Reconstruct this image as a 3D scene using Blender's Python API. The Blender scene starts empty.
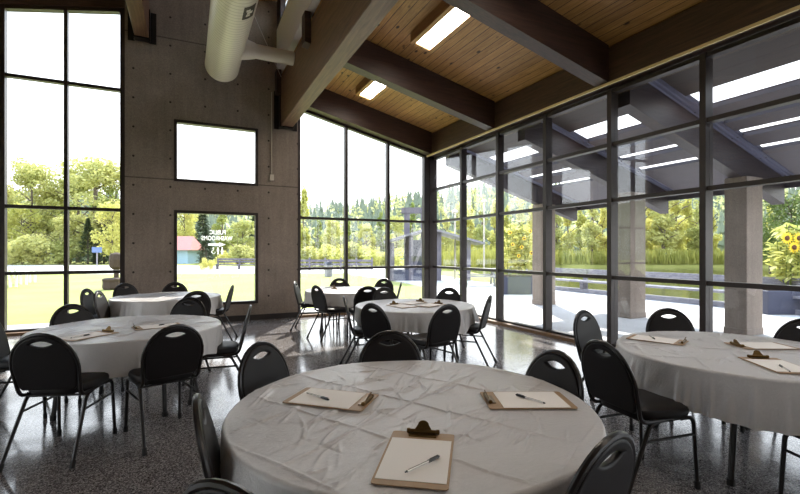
import bpy, bmesh, math, random
import numpy as np
from mathutils import Vector, Matrix
random.seed(7)
PI = math.pi
C = bpy.context.scene.collection
F, CX, HY, H = 440.0, 400.0, 252.0, 1.45
YAW = math.radians(25.7)
S_, C_ = math.sin(YAW), math.cos(YAW)

def W(lat, Z):
    return (S_*Z + C_*lat, C_*Z - S_*lat)
def P(px, Z):
    return W((px-CX)/F*Z, Z)
def G(px, py, z=0.0):
    return P(px, F*(H-z)/(py-HY))

# ------------------------------------------------------------ mesh helpers
class MB:
    def __init__(s): s.v=[]; s.f=[]
    def add(s, vs, fs):
        n=len(s.v); s.v += [tuple(p) for p in vs]; s.f += [tuple(i+n for i in f) for f in fs]
    def box(s, x0,x1,y0,y1,z0,z1):
        s.add([(x0,y0,z0),(x1,y0,z0),(x1,y1,z0),(x0,y1,z0),(x0,y0,z1),(x1,y0,z1),(x1,y1,z1),(x0,y1,z1)],
              [(0,3,2,1),(4,5,6,7),(0,1,5,4),(1,2,6,5),(2,3,7,6),(3,0,4,7)])
    def hexa(s, p):            # 8 points, bottom 4 (ccw) then top 4
        s.add(p, [(0,3,2,1),(4,5,6,7),(0,1,5,4),(1,2,6,5),(2,3,7,6),(3,0,4,7)])
    def bar(s, a, b, w, h, up=(0,0,1)):
        a=Vector(a); b=Vector(b); d=(b-a).normalized(); u=Vector(up)
        if abs(d.dot(u))>.95: u=Vector((1,0,0))
        r=d.cross(u).normalized()*(w/2); t=r.cross(d).normalized()*(h/2)
        s.hexa([a-r-t,a+r-t,b+r-t,b-r-t,a-r+t,a+r+t,b+r+t,b-r+t])
    def tube(s, pts, rad, seg=8, cap=True):
        pts=[Vector(p) for p in pts]; n=len(pts)
        rads = rad if isinstance(rad,(list,tuple)) else [rad]*n
        T=[]
        for i in range(n):
            a=pts[max(i-1,0)]; b=pts[min(i+1,n-1)]; T.append((b-a).normalized())
        ref=Vector((0,0,1)) if abs(T[0].z)<.9 else Vector((1,0,0))
        nrm=(ref-T[0]*ref.dot(T[0])).normalized()
        vs=[];fs=[]
        for i in range(n):
            nrm=(nrm-T[i]*nrm.dot(T[i])).normalized(); bn=T[i].cross(nrm)
            for k in range(seg):
                a=2*PI*k/seg
                vs.append(pts[i]+(nrm*math.cos(a)+bn*math.sin(a))*rads[i])
        for i in range(n-1):
            for k in range(seg):
                k2=(k+1)%seg
                fs.append((i*seg+k,i*seg+k2,(i+1)*seg+k2,(i+1)*seg+k))
        if cap:
            fs.append(tuple(range(seg-1,-1,-1))); fs.append(tuple((n-1)*seg+k for k in range(seg)))
        s.add(vs,fs)
    def prism(s, poly, axis, a, b):      # poly 2D extruded along axis from a to b
        def mk(p,t):
            return {'x':(t,p[0],p[1]),'y':(p[0],t,p[1]),'z':(p[0],p[1],t)}[axis]
        n=len(poly)
        s.add([mk(p,a) for p in poly]+[mk(p,b) for p in poly],
              [tuple(range(n-1,-1,-1)),tuple(range(n,2*n))]+[(i,(i+1)%n,n+(i+1)%n,n+i) for i in range(n)])
    def lathe(s, prof, seg=24, c=(0,0,0)):
        vs=[];fs=[];m=len(prof)
        for r,z in prof:
            for k in range(seg):
                a=2*PI*k/seg; vs.append((c[0]+r*math.cos(a),c[1]+r*math.sin(a),c[2]+z))
        for i in range(m-1):
            for k in range(seg):
                k2=(k+1)%seg; fs.append((i*seg+k,i*seg+k2,(i+1)*seg+k2,(i+1)*seg+k))
        fs.append(tuple(range(seg-1,-1,-1))); fs.append(tuple((m-1)*seg+k for k in range(seg)))
        s.add(vs,fs)
    def xf(s, M, start=0):
        for i in range(start,len(s.v)): s.v[i]=tuple(M@Vector(s.v[i]))
        return s
    def build(s, name, mat, parent=None, smooth=False, bevel=0, fix=True):
        me=bpy.data.meshes.new(name); me.from_pydata(s.v,[],s.f); 
        if fix:
            bm=bmesh.new(); bm.from_mesh(me); bmesh.ops.recalc_face_normals(bm,faces=bm.faces); bm.to_mesh(me); bm.free()
        me.materials.append(mat)
        if smooth:
            me.polygons.foreach_set('use_smooth',[True]*len(me.polygons))
            try: me.set_sharp_from_angle(angle=math.radians(40))
            except Exception: pass
        o=bpy.data.objects.new(name,me); C.objects.link(o)
        if parent: o.parent=parent
        if bevel:
            b=o.modifiers.new('bevel','BEVEL'); b.width=bevel; b.segments=2; b.limit_method='ANGLE'
        return o

def fillet(pts, r, n=5):
    pts=[Vector(p) for p in pts]; out=[pts[0]]
    for i in range(1,len(pts)-1):
        p=pts[i]; a=pts[i-1]-p; b=pts[i+1]-p
        d=min(r,a.length*.49,b.length*.49)
        A=p+a.normalized()*d; B=p+b.normalized()*d
        for k in range(n+1):
            t=k/n; out.append(A*(1-t)**2+p*2*t*(1-t)+B*t*t)
    out.append(pts[-1]); return out

def tag(o, label=None, cat=None, group=None, kind=None):
    if label: o['label']=label
    if cat: o['category']=cat
    if group: o['group']=group
    if kind: o['kind']=kind
    return o
def thing(name, label, cat, loc=(0,0,0), rotz=0, group=None):
    o=bpy.data.objects.new(name,None); o.empty_display_size=.1; C.objects.link(o)
    o.location=loc; o.rotation_euler=(0,0,rotz)
    return tag(o,label,cat,group)
def struct(name, loc=(0,0,0)):
    o=bpy.data.objects.new(name,None); C.objects.link(o); o.location=loc; o['kind']='structure'; return o
def kids(o): return [c for c in bpy.data.objects if c.parent==o]
def dup(root, loc, rotz, label, group=None, scale=None, tree=None):
    r=root.copy(); C.objects.link(r); r.location=loc; r.rotation_euler=(0,0,rotz); r['label']=label
    if scale: r.scale=scale
    if group: r['group']=group
    for ch in (tree if tree is not None else kids(root)):
        sub = kids(ch)
        c=ch.copy(); C.objects.link(c); c.parent=r
        for g in sub:
            d=g.copy(); C.objects.link(d); d.parent=c
    return r
def flat_shape(name, loops, depth, bevel=0.0, res=2):
    cu=bpy.data.curves.new(name,'CURVE'); cu.dimensions='2D'; cu.fill_mode='BOTH'
    cu.extrude=max(depth/2-bevel,0.0); cu.bevel_depth=bevel; cu.bevel_resolution=res
    for lp in loops:
        sp=cu.splines.new('POLY'); sp.points.add(len(lp)-1)
        for i,p in enumerate(lp): sp.points[i].co=(p[0],p[1],0,1)
        sp.use_cyclic_u=True
    o=bpy.data.objects.new(name,cu); C.objects.link(o)
    dg=bpy.context.evaluated_depsgraph_get(); dg.update()
    me=bpy.data.meshes.new_from_object(o.evaluated_get(dg)); 
    C.objects.unlink(o); bpy.data.objects.remove(o)
    return me
def mesh_obj(name, me, mat, parent=None, M=None, fn=None, smooth=False):
    if M is not None: me.transform(M)
    if fn:
        for v in me.vertices: v.co=fn(v.co)
    me.materials.clear(); me.materials.append(mat)
    if smooth:
        me.polygons.foreach_set('use_smooth',[True]*len(me.polygons))
        me.set_sharp_from_angle(angle=math.radians(50))
    o=bpy.data.objects.new(name,me); C.objects.link(o)
    if parent: o.parent=parent
    return o
def text_mesh(txt, size):
    cu=bpy.data.curves.new('t','FONT'); cu.body=txt; cu.size=size; cu.align_x='CENTER'; cu.align_y='CENTER'
    cu.extrude=.0008; cu.offset=size*.022
    o=bpy.data.objects.new('t',cu); C.objects.link(o)
    dg=bpy.context.evaluated_depsgraph_get(); dg.update()
    me=bpy.data.meshes.new_from_object(o.evaluated_get(dg)); C.objects.unlink(o); bpy.data.objects.remove(o)
    return me

# ------------------------------------------------------------ materials
class NT:
    def __init__(s,name):
        s.m=bpy.data.materials.new(name); s.m.use_nodes=True; s.t=s.m.node_tree; s.t.nodes.clear()
        s.out=s.n('ShaderNodeOutputMaterial')
    def n(s,t,**k):
        nd=s.t.nodes.new(t)
        for a,b in k.items():
            if a in nd.bl_rna.properties: setattr(nd,a,b)
            else: s.put(nd.inputs[a],b)
        return nd
    def put(s,inp,v):
        if isinstance(v,bpy.types.NodeSocket): s.t.links.new(v,inp)
        else: inp.default_value=v
    def math(s,op,a,b=None,c=None):
        nd=s.t.nodes.new('ShaderNodeMath'); nd.operation=op
        s.put(nd.inputs[0],a)
        if b is not None: s.put(nd.inputs[1],b)
        if c is not None: s.put(nd.inputs[2],c)
        return nd.outputs[0]
    def mix(s,f,a,b,bt='MIX'):
        nd=s.t.nodes.new('ShaderNodeMix'); nd.data_type='RGBA'; nd.blend_type=bt
        s.put(nd.inputs[0],f); s.put(nd.inputs[6],a); s.put(nd.inputs[7],b); return nd.outputs[2]
    def ramp(s,f,stops):
        nd=s.t.nodes.new('ShaderNodeValToRGB'); s.put(nd.inputs[0],f)
        el=nd.color_ramp.elements
        while len(el)<len(stops): el.new(.5)
        for e,(p,c) in zip(el,stops): e.position=p; e.color=c if len(c)==4 else (*c,1)
        return nd.outputs[0]
    def obj(s): return s.n('ShaderNodeTexCoord').outputs['Object']
    def map(s,vec,scale=(1,1,1),rot=(0,0,0),loc=(0,0,0)):
        nd=s.t.nodes.new('ShaderNodeMapping'); s.put(nd.inputs[0],vec)
        nd.inputs['Scale'].default_value=scale; nd.inputs['Rotation'].default_value=rot; nd.inputs['Location'].default_value=loc
        return nd.outputs[0]
    def noise(s,vec,scale,detail=4,rough=.55,dist=0):
        nd=s.t.nodes.new('ShaderNodeTexNoise'); s.put(nd.inputs['Vector'],vec)
        nd.inputs['Scale'].default_value=scale; nd.inputs['Detail'].default_value=detail
        nd.inputs['Roughness'].default_value=rough; nd.inputs['Distortion'].default_value=dist
        return nd.outputs[0]
    def voro(s,vec,scale,feat='F1',out='Distance'):
        nd=s.t.nodes.new('ShaderNodeTexVoronoi'); nd.feature=feat; s.put(nd.inputs['Vector'],vec)
        nd.inputs['Scale'].default_value=scale; return nd.outputs[out]
    def bump(s,h,strength=.3,dist=.01):
        nd=s.t.nodes.new('ShaderNodeBump'); s.put(nd.inputs['Height'],h)
        nd.inputs['Strength'].default_value=strength; nd.inputs['Distance'].default_value=dist; return nd.outputs[0]
    def bsdf(s,col,rough=.5,metal=0,normal=None,spec=.5,**k):
        b=s.t.nodes.new('ShaderNodeBsdfPrincipled')
        s.put(b.inputs['Base Color'],col if isinstance(col,bpy.types.NodeSocket) else (*col,1))
        s.put(b.inputs['Roughness'],rough); b.inputs['Metallic'].default_value=metal
        b.inputs['Specular IOR Level'].default_value=spec
        if normal: s.put(b.inputs['Normal'],normal)
        for a,v in k.items(): s.put(b.inputs[a],v)
        return b.outputs[0]
    def done(s,sh): s.t.links.new(sh,s.out.inputs[0]); return s.m
def rgb(r,g,b):            # sRGB 0-255 -> linear
    f=lambda c:(c/255/12.92) if c<=10 else (((c/255)+.055)/1.055)**2.4
    return (f(r),f(g),f(b))
def simple(name,col,rough=.5,metal=0,nscale=30,amt=.12,bump=.0,spec=.5):
    t=NT(name); v=t.obj(); n=t.noise(v,nscale,4)
    c=t.mix(n,(*[x*(1-amt) for x in col],1),(*[min(1,x*(1+amt)) for x in col],1))
    return t.done(t.bsdf(c,rough,metal,t.bump(n,bump,.003) if bump else None,spec))

M={}
def sep(t,v):
    nd=t.n('ShaderNodeSeparateXYZ'); t.put(nd.inputs[0],v); return nd.outputs
# concrete with tie holes
def concrete(name, ties):
    t=NT(name); v=t.obj(); 
    n1=t.noise(v,1.1,6,.6); n2=t.noise(v,28,5,.65)
    n3=t.noise(t.map(v,(5,5,.35)),2.2,4,.6)
    c=t.ramp(n1,[(.3,rgb(124,111,103)),(.7,rgb(160,146,136))])
    c=t.mix(.28,c,t.ramp(n3,[(.3,rgb(104,92,82)),(.7,rgb(158,147,134))]))
    n4=t.noise(v,75,3,.7)
    c=t.mix(t.math('MULTIPLY',t.math('SUBTRACT',n2,.2),.8),c,(*rgb(80,70,63),1)); c=t.mix(t.ramp(n4,[(.5,(0,0,0)),(.75,(.5,.5,.5))]),c,(*rgb(182,168,154),1))
    pits=t.voro(v,42); pm=t.math('LESS_THAN',pits,.16)
    c=t.mix(t.math('MULTIPLY',pm,.55),c,(*rgb(52,45,41),1))
    h=t.math('SUBTRACT',n2,pm)
    if ties:
        x,y,z=sep(t,v)
        fx=t.math('SUBTRACT',t.math('MODULO',t.math('ADD',x,.95+63*.1+.315),.63),.315)
        fz=t.math('SUBTRACT',t.math('MODULO',t.math('ADD',z,-3.30+5.6+.28),.56),.28)
        d=t.math('SQRT',t.math('ADD',t.math('MULTIPLY',fx,fx),t.math('MULTIPLY',fz,fz)))
        hole=t.math('LESS_THAN',d,.021)
        c=t.mix(t.math('MULTIPLY',hole,.9),c,(*rgb(36,30,28),1))
        j=t.math('SUBTRACT',t.math('MODULO',t.math('ADD',z,-2.89+2.79*4+1.395),2.79),1.395)
        jl=t.math('LESS_THAN',t.math('ABSOLUTE',j),.012)
        c=t.mix(t.math('MULTIPLY',jl,.6),c,(*rgb(45,38,35),1))
        h=t.math('SUBTRACT',t.math('SUBTRACT',h,t.math('MULTIPLY',hole,3)),jl)
    return t.done(t.bsdf(c,.85,0,t.bump(h,.45,.006)))
M['concrete']=concrete('cast_concrete',True)
M['col_concrete']=concrete('column_concrete',False)
# terrazzo
t=NT('terrazzo'); v=t.obj()
cell=t.voro(v,150,'F1','Color'); r_=t.n('ShaderNodeSeparateColor',); t.put(r_.inputs[0],cell)
c=t.ramp(r_.outputs[0],[(0,rgb(58,55,56)),(.3,rgb(90,86,88)),(.55,rgb(116,111,113)),(.8,rgb(152,148,148)),(1,rgb(186,182,182))])
c=t.mix(t.math('MULTIPLY',t.noise(v,.7,3),.3),c,(*rgb(76,72,73),1))
rf=t.ramp(t.noise(v,3.5,4),[(.3,(.09,)*3),(.75,(.20,)*3)])
M['terrazzo']=t.done(t.bsdf(c,rf,0,t.bump(t.noise(v,9,3),.05,.01),.75))
# ceiling planks along Y
t=NT('pine_planks'); v=t.obj(); x,y,z=sep(t,v)
pl=t.math('DIVIDE',x,.135); idx=t.math('FLOOR',pl); fr=t.math('FRACT',pl)
wn=t.n('ShaderNodeTexWhiteNoise'); wn.noise_dimensions='1D'; t.put(wn.inputs['W'],idx)
cb=t.n('ShaderNodeCombineXYZ'); t.put(cb.inputs[0],x); t.put(cb.inputs[1],t.math('ADD',y,t.math('MULTIPLY',wn.outputs[0],9))); t.put(cb.inputs[2],idx)
gr=t.noise(t.map(cb.outputs[0],(24,1.6,1)),1.5,6,.6,1.2)
c=t.ramp(gr,[(.25,rgb(138,96,52)),(.55,rgb(184,138,80)),(.8,rgb(208,166,106))])
c=t.mix(t.math('MULTIPLY',wn.outputs[0],.45),c,(*rgb(112,72,34),1))
kn=t.voro(t.map(cb.outputs[0],(5.5,2.6,1)),1.0); km=t.ramp(kn,[(.08,(1,1,1)),(.16,(0,0,0))])
c=t.mix(km,c,(*rgb(58,32,14),1))
gap=t.math('LESS_THAN',t.math('ABSOLUTE',t.math('SUBTRACT',fr,.5)),.465)
c=t.mix(t.math('SUBTRACT',1,gap),c,(*rgb(40,24,12),1))
M['planks']=t.done(t.bsdf(c,.5,0,t.bump(t.math('ADD',gap,t.math('MULTIPLY',gr,.15)),.4,.006)))
def wood(name,c0,c1,scale,rough=.5):
    t=NT(name); v=t.obj(); g=t.noise(t.map(v,scale),1.6,6,.62,.8)
    return t.done(t.bsdf(t.ramp(g,[(.3,c0),(.7,c1)]),rough,0,t.bump(g,.12,.004)))
M['beam']=wood('stained_beam_along_slope',rgb(46,32,29),rgb(76,54,46),(1.2,22,22))
M['header']=wood('dark_beam_along_room',rgb(54,38,32),rgb(86,62,50),(22,1.2,22))
M['moulding']=wood('pale_moulding',rgb(206,180,128),rgb(228,204,156),(18,2,18))
M['girder']=wood('stained_beam_along_room',rgb(84,60,47),rgb(128,95,74),(22,1.2,22))
M['sill']=wood('oak_sill',rgb(96,70,44),rgb(132,100,66),(18,18,18))
M['lampwood']=wood('lamp_box_wood',rgb(118,84,48),rgb(165,124,76),(20,2,20))
M['alu']=simple('dark_bronze_frame',rgb(44,35,34),.42,.1,18,.12)
M['black']=simple('black_metal',rgb(24,21,21),.38,.3)
M['drywall']=simple('white_drywall',rgb(240,236,228),.85,0,6,.03)
M['whitemet']=simple('white_painted_metal',rgb(226,218,204),.42,.0,5,.04)
M['paint']=simple('beige_wall_paint',rgb(170,160,148),.85,0,4,.05)
M['baseb']=simple('black_rubber_base',rgb(38,32,31),.6)
M['galv']=simple('galvanised_conduit',rgb(188,180,170),.4,.4)
# spiral duct
t=NT('spiral_duct'); v=t.obj(); x,y,z=sep(t,v)
ph=t.math('FRACT',t.math('DIVIDE',y,.085)); rib=t.math('LESS_THAN',t.math('ABSOLUTE',t.math('SUBTRACT',ph,.5)),.09)
c=t.mix(t.math('MULTIPLY',rib,.55),(*rgb(228,220,206),1),(*rgb(168,158,144),1))
M['duct']=t.done(t.bsdf(c,.4,.1,t.bump(rib,.6,.012)))
# glass
t=NT('window_glass'); lw=t.n('ShaderNodeLayerWeight'); lw.inputs[0].default_value=.5
fz=t.math('POWER',lw.outputs['Facing'],5.0)
fr=t.math('ADD',t.math('MULTIPLY',fz,.95),.045)
tr=t.n('ShaderNodeBsdfTransparent'); tr.inputs[0].default_value=(.955,.965,.965,1)
gl=t.n('ShaderNodeBsdfGlossy'); gl.inputs['Roughness'].default_value=0.0; gl.inputs[0].default_value=(.95,.97,1,1)
mx=t.n('ShaderNodeMixShader'); t.put(mx.inputs[0],fr); t.put(mx.inputs[1],tr.outputs[0]); t.put(mx.inputs[2],gl.outputs[0])
M['glass']=t.done(mx.outputs[0])
# vinyl, chair metal
t=NT('black_vinyl'); v=t.obj(); n=t.voro(v,420); 
M['vinyl']=t.done(t.bsdf(t.mix(t.noise(v,12),(*rgb(17,13,14),1),(*rgb(26,21,22),1)),.5,0,t.bump(n,.12,.001),.3))
M['tubeblk']=simple('black_enamel_tube',rgb(30,26,26),.3,.2,40,.1)
M['cap']=simple('rubber_foot',rgb(18,16,16),.7)
# plastic tablecloth
t=NT('white_plastic_cloth'); v=t.obj()
n=t.noise(t.map(v,(7,22,9),(0,0,.7)),1.6,6,.62,2.2); n2=t.noise(v,60,3)
bs=t.bsdf(t.mix(n2,(*rgb(226,224,226),1),(*rgb(238,236,238),1)),.25,0,t.bump(n,.5,.010),.7)
tl=t.n('ShaderNodeBsdfTranslucent'); tl.inputs[0].default_value=(.75,.73,.7,1)
mx=t.n('ShaderNodeMixShader'); mx.inputs[0].default_value=.32; t.put(mx.inputs[1],bs); t.put(mx.inputs[2],tl.outputs[0])
M['cloth']=t.done(mx.outputs[0])
M['laminate']=simple('table_laminate',rgb(120,105,90),.5)
M['hardboard']=simple('brown_hardboard',rgb(158,128,94),.55,0,60,.12)
M['paper']=simple('white_paper',rgb(238,234,230),.8,0,50,.01)
M['brass']=simple('brass_clip',rgb(112,88,52),.34,.9,40,.1)
M['penwhite']=simple('pen_white',rgb(225,222,220),.25)
M['penblack']=simple('pen_black',rgb(16,15,17),.3)
M['rubberlabel']=simple('duct_label_dark',rgb(60,52,44),.6)
M['labelwhite']=simple('label_print',rgb(225,220,205),.6)
# decal
t=NT('white_vinyl_lettering'); tl=t.n('ShaderNodeBsdfTranslucent'); tl.inputs[0].default_value=(.9,.9,.9,1)
mx=t.n('ShaderNodeMixShader'); mx.inputs[0].default_value=.65; t.put(mx.inputs[1],t.bsdf((.9,.9,.9),.6)); t.put(mx.inputs[2],tl.outputs[0]); M['decal']=t.done(mx.outputs[0])
# lamp
t=NT('lamp_diffuser'); e=t.n('ShaderNodeEmission'); e.inputs[0].default_value=(1,.9,.77,1); e.inputs[1].default_value=10.0
M['lamp']=t.done(e.outputs[0])
# outdoors
t=NT('lawn_grass'); v=t.obj(); n=t.noise(v,.35,5,.6); n2=t.noise(v,14,4,.7)
c=t.ramp(n,[(.3,rgb(142,146,80)),(.7,rgb(166,167,102))]); c=t.mix(t.math('MULTIPLY',n2,.5),c,(*rgb(112,122,60),1))
M['grass']=t.done(t.bsdf(c,.9,0,t.bump(n2,.6,.03),.2))
def slab(name,c0,c1):
    t=NT(name); v=t.obj(); n=t.noise(v,.8,6,.65); n2=t.noise(v,45,3)
    c=t.mix(t.math('MULTIPLY',n2,.25),t.ramp(n,[(.3,c0),(.7,c1)]),(*c0,1))
    return t.done(t.bsdf(c,.8,0,t.bump(n2,.2,.004),.3))
M['plaza']=slab('plaza_concrete',rgb(186,182,180),rgb(206,203,202))
M['road']=slab('road_gravel',rgb(176,172,166),rgb(198,194,188))
t=NT('pond_water'); v=t.obj()
M['water']=t.done(t.bsdf((.055,.06,.025),.06,0,t.bump(t.noise(t.map(v,(1,2.2,1)),2.6,4),.12,.05),.6))
def foliage(name, c0, c1, tr=.45):
    t=NT(name); oi=t.n('ShaderNodeObjectInfo'); v=t.obj()
    n=t.noise(v,.9,3); f=t.math('ADD',t.math('MULTIPLY',n,.7),t.math('MULTIPLY',oi.outputs['Random'],.35))
    c=t.ramp(f,[(.2,c0),(.8,c1)])
    d=t.bsdf(c,.55,0,None,.25); tl=t.n('ShaderNodeBsdfTranslucent'); t.put(tl.inputs[0],c)
    mx=t.n('ShaderNodeMixShader'); mx.inputs[0].default_value=tr; t.put(mx.inputs[1],d); t.put(mx.inputs[2],tl.outputs[0])
    return t.done(mx.outputs[0])
M['f_yellow']=foliage('yellow_green_leaves',rgb(172,176,94),rgb(222,214,136),.5)
M['f_green']=foliage('mid_green_leaves',rgb(112,132,66),rgb(166,172,94),.45)
M['f_dark']=foliage('dark_conifer_needles',rgb(58,74,56),rgb(86,100,70),.25)
M['f_deep']=foliage('deep_green_leaves',rgb(66,86,46),rgb(108,124,64),.35)
M['f_far']=foliage('haze_tinted_conifer_needles',rgb(112,126,112),rgb(148,158,136),.3)  # aerial haze painted into the colour of the distant needles
M['f_farpale']=foliage('haze_tinted_leaves',rgb(166,174,120),rgb(198,198,144),.4)  # distant leaf colour paled to imitate aerial haze
M['f_pale']=foliage('pale_olive_leaves',rgb(160,166,98),rgb(206,202,134),.45)
M['f_reed']=foliage('reeds',rgb(120,128,56),rgb(176,172,92),.4)
M['bark']=simple('bark',rgb(96,86,76),.9,0,9,.3,.4)
M['hill']=simple('hill_undergrowth',rgb(84,96,62),.95,0,.2,.25)
M['deckmetal']=simple('blue_grey_decking',rgb(112,114,136),.38,.3,4,.08)
M['cboard']=simple('canopy_board',rgb(80,75,82),.6,0,7,.12)
M['rafter']=wood('dark_canopy_timber',rgb(42,35,38),rgb(62,54,57),(1.2,22,22))
M['soffit']=wood('soffit_wood',rgb(34,25,23),rgb(54,40,35),(22,1.2,22))
M['greywood']=wood('weathered_grey_wood',rgb(104,102,112),rgb(148,144,150),(3,3,12),.75)
M['darkgrey']=wood('dark_grey_timber',rgb(84,80,92),rgb(116,110,118),(5,5,2),.75)
M['planter']=simple('dark_blue_planter',rgb(62,64,82),.55,0,5,.12)
M['redroof']=simple('red_roof',rgb(190,116,112),.7,0,10,.1)
M['bluewall']=simple('pale_blue_siding',rgb(150,178,200),.7,0,8,.06)
M['whitepaint']=simple('white_paint',rgb(226,226,220),.6,0,8,.04)
M['stone']=simple('brown_stone',rgb(64,50,42),.9,0,7,.25,.6)
M['petal']=simple('yellow_petals',rgb(240,200,40),.6,0,20,.1)
M['seedhead']=simple('brown_seed_head',rgb(92,58,26),.8)
M['signblue']=simple('blue_sign',rgb(90,110,150),.5)
SKY,SUN,EXPO=1.5,3.8,1.55
# ============================================================ the room
YB, XR, XL, YF = 9.83, 5.64, -7.0, -6.0
zc = lambda X: 4.45+.24*(5.5-X)            # low roof, underside
zh = lambda X: 6.27+.232*(X+1.1)           # high roof, underside
def st(o): o['kind']='structure'; return o
m=MB(); m.box(XL-.3,XR+.12,YF-.3,YB+.17,-.12,0); st(m.build('floor',M['terrazzo']))
# back wall: concrete pier with two openings
W3=(-.255,1.35,.355,2.285); W2=(-.255,1.35,2.86,4.09)
rect=lambda a:[(a[0],a[2]),(a[1],a[2]),(a[1],a[3]),(a[0],a[3])]
me=flat_shape('pier',[[(-1.09,-.1),(2.2,-.1),(2.2,5.3),(1.86,5.38),(1.86,7.0),(-1.09,6.3)],rect(W3),rect(W2)],.3)
R90=Matrix.Translation((0,YB+.15,0))@Matrix.Rotation(PI/2,4,'X')
st(mesh_obj('wall_back',me,M['concrete'],None,R90))
m=MB(); m.box(-1.09,2.2,YB-.012,YB,0,.11); st(m.build('baseboard_back',M['baseb']))
# far left end of back wall, and the header strip over the tall window
m=MB(); m.prism([(XL-.3,-.1),(-2.95,-.1),(-2.95,5.85),(XL-.3,4.95)],'y',YB,YB+.3); st(m.build('wall_back',M['concrete'])); m=MB(); m.box(XL,-2.95,YB-.012,YB,0,.11); st(m.build('baseboard_back',M['baseb'])); m=MB()
m.prism([(-2.95,5.735),(-1.09,6.11),(-1.09,6.3),(-2.95,5.86)],'y',YB,YB+.3); st(m.build('trim_1',M['beam']))
# left wall with unseen openings added to light the room; front wall closed
lw_open=[(-1.6,.8,.3,3.6),(1.4,3.8,.3,3.6),(4.4,6.8,.3,3.6)]
me=flat_shape('wl',[[(YF-.3,-.1),(YB+.3,-.1),(YB+.3,5.0),(YF-.3,5.0)]]+[rect(a) for a in lw_open],.3)
RL=Matrix(((0,0,1,XL-.15),(1,0,0,0),(0,1,0,0),(0,0,0,1)))
st(mesh_obj('wall_left',me,M['paint'],None,RL))
fw_open=[]
me=flat_shape('wf',[[(XL-.3,-.1),(XR+.2,-.1),(XR+.2,4.7),(1.74,5.6),(1.74,7.1),(XL-.3,5.0)]]+[rect(a) for a in fw_open],.3)
st(mesh_obj('wall_front',me,M['paint'],None,Matrix.Translation((0,YF-.15,0))@Matrix.Rotation(PI/2,4,'X')))
# roofs
m=MB()
def slope_slab(m,x0,x1,zf,th,y0,y1):
    a,b=zf(x0),zf(x1)
    m.hexa([(x0,y0,a),(x1,y0,b),(x1,y1,b),(x0,y1,a),(x0,y0,a+th),(x1,y0,b+th),(x1,y1,b+th),(x0,y1,a+th)])
slope_slab(m,1.86,6.05,zc,.25,YF-.4,YB+.45); st(m.build('ceiling',M['planks']))
m=MB(); slope_slab(m,XL-.4,1.95,zh,.25,YF-.4,YB+.45); st(m.build('ceiling',M['planks']))
# white bulkhead between the two roofs and the clerestory above it
m=MB(); m.box(1.74,1.86,YF,YB,5.37,6.3); st(m.build('wall_right',M['drywall']))

wn=[0]
def new_window(loc=(0,0,0), n=None):
    if n is None: wn[0]+=1; n=wn[0]
    return struct('window_%d'%n,loc)
def part(m,name,mat,par,**k): return m.build(name,mat,par,**k)
def pane(par,x0,x1,y0,y1,z0,z1):
    m=MB(); m.box(x0,x1,y0,y1,z0,z1); return m.build('pane',M['glass'],par)
GY0,GY1=YB+.09,YB+.10
# window_1: tall window at left
w=new_window()
head1=lambda X: 6.10+.2*(X+1.13)
cols=[-1.13,-2.01,-2.91]
rows=[.055,1.075,2.25,4.54]
m=MB()
for i,x in enumerate(cols):
    hw=.04 if i in(0,2) else .03
    m.hexa([(x-hw,YB+.02,0),(x+hw,YB+.02,0),(x+hw,YB+.15,0),(x-hw,YB+.15,0),(x-hw,YB+.02,head1(x-hw)),(x+hw,YB+.02,head1(x+hw)),(x+hw,YB+.15,head1(x+hw)),(x-hw,YB+.15,head1(x-hw))])
for z in rows: m.box(-2.95,-1.09,YB+.03,YB+.14,z-(.055 if z<.1 else .03),z+.03)
for a,b in zip(cols[1:],cols[:-1]):
    m.hexa([(a,YB+.025,head1(a)-.07),(b,YB+.025,head1(b)-.07),(b,YB+.145,head1(b)-.07),(a,YB+.145,head1(a)-.07),(a,YB+.025,head1(a)),(b,YB+.025,head1(b)),(b,YB+.145,head1(b)),(a,YB+.145,head1(a))])
part(m,'window_frame',M['alu'],w)
for a,b in zip(cols[1:],cols[:-1]):
    for z0,z1 in zip(rows[:-1],rows[1:]): pane(w,a+.03,b-.03,GY0,GY1,z0+.03,z1-.03)
    mm=MB(); A,B=a+.03,b-.03
    mm.hexa([(A,GY0,4.57),(B,GY0,4.57),(B,GY1,4.57),(A,GY1,4.57),(A,GY0,head1(A)-.07),(B,GY0,head1(B)-.07),(B,GY1,head1(B)-.07),(A,GY1,head1(A)-.07)])
    mm.build('pane',M['glass'],w)
m=MB(); m.box(-2.95,-1.09,YB-.10,YB+.02,0,.05); part(m,'window_sill',M['sill'],w)
# window_2 (upper in the pier), window_3 (lower in the pier)
for (a,b,c,d) in (W2,W3):
    w=new_window(); m=MB(); t_=.055
    m.box(a,a+t_,YB-.02,YB+.14,c,d); m.box(b-t_,b,YB-.02,YB+.14,c,d)
    m.box(a+t_,b-t_,YB-.02,YB+.14,c,c+t_); m.box(a+t_,b-t_,YB-.02,YB+.14,d-t_,d)
    part(m,'window_frame',M['alu'],w); pane(w,a+t_,b-t_,GY0,GY1,c+t_,d-t_)
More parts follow.
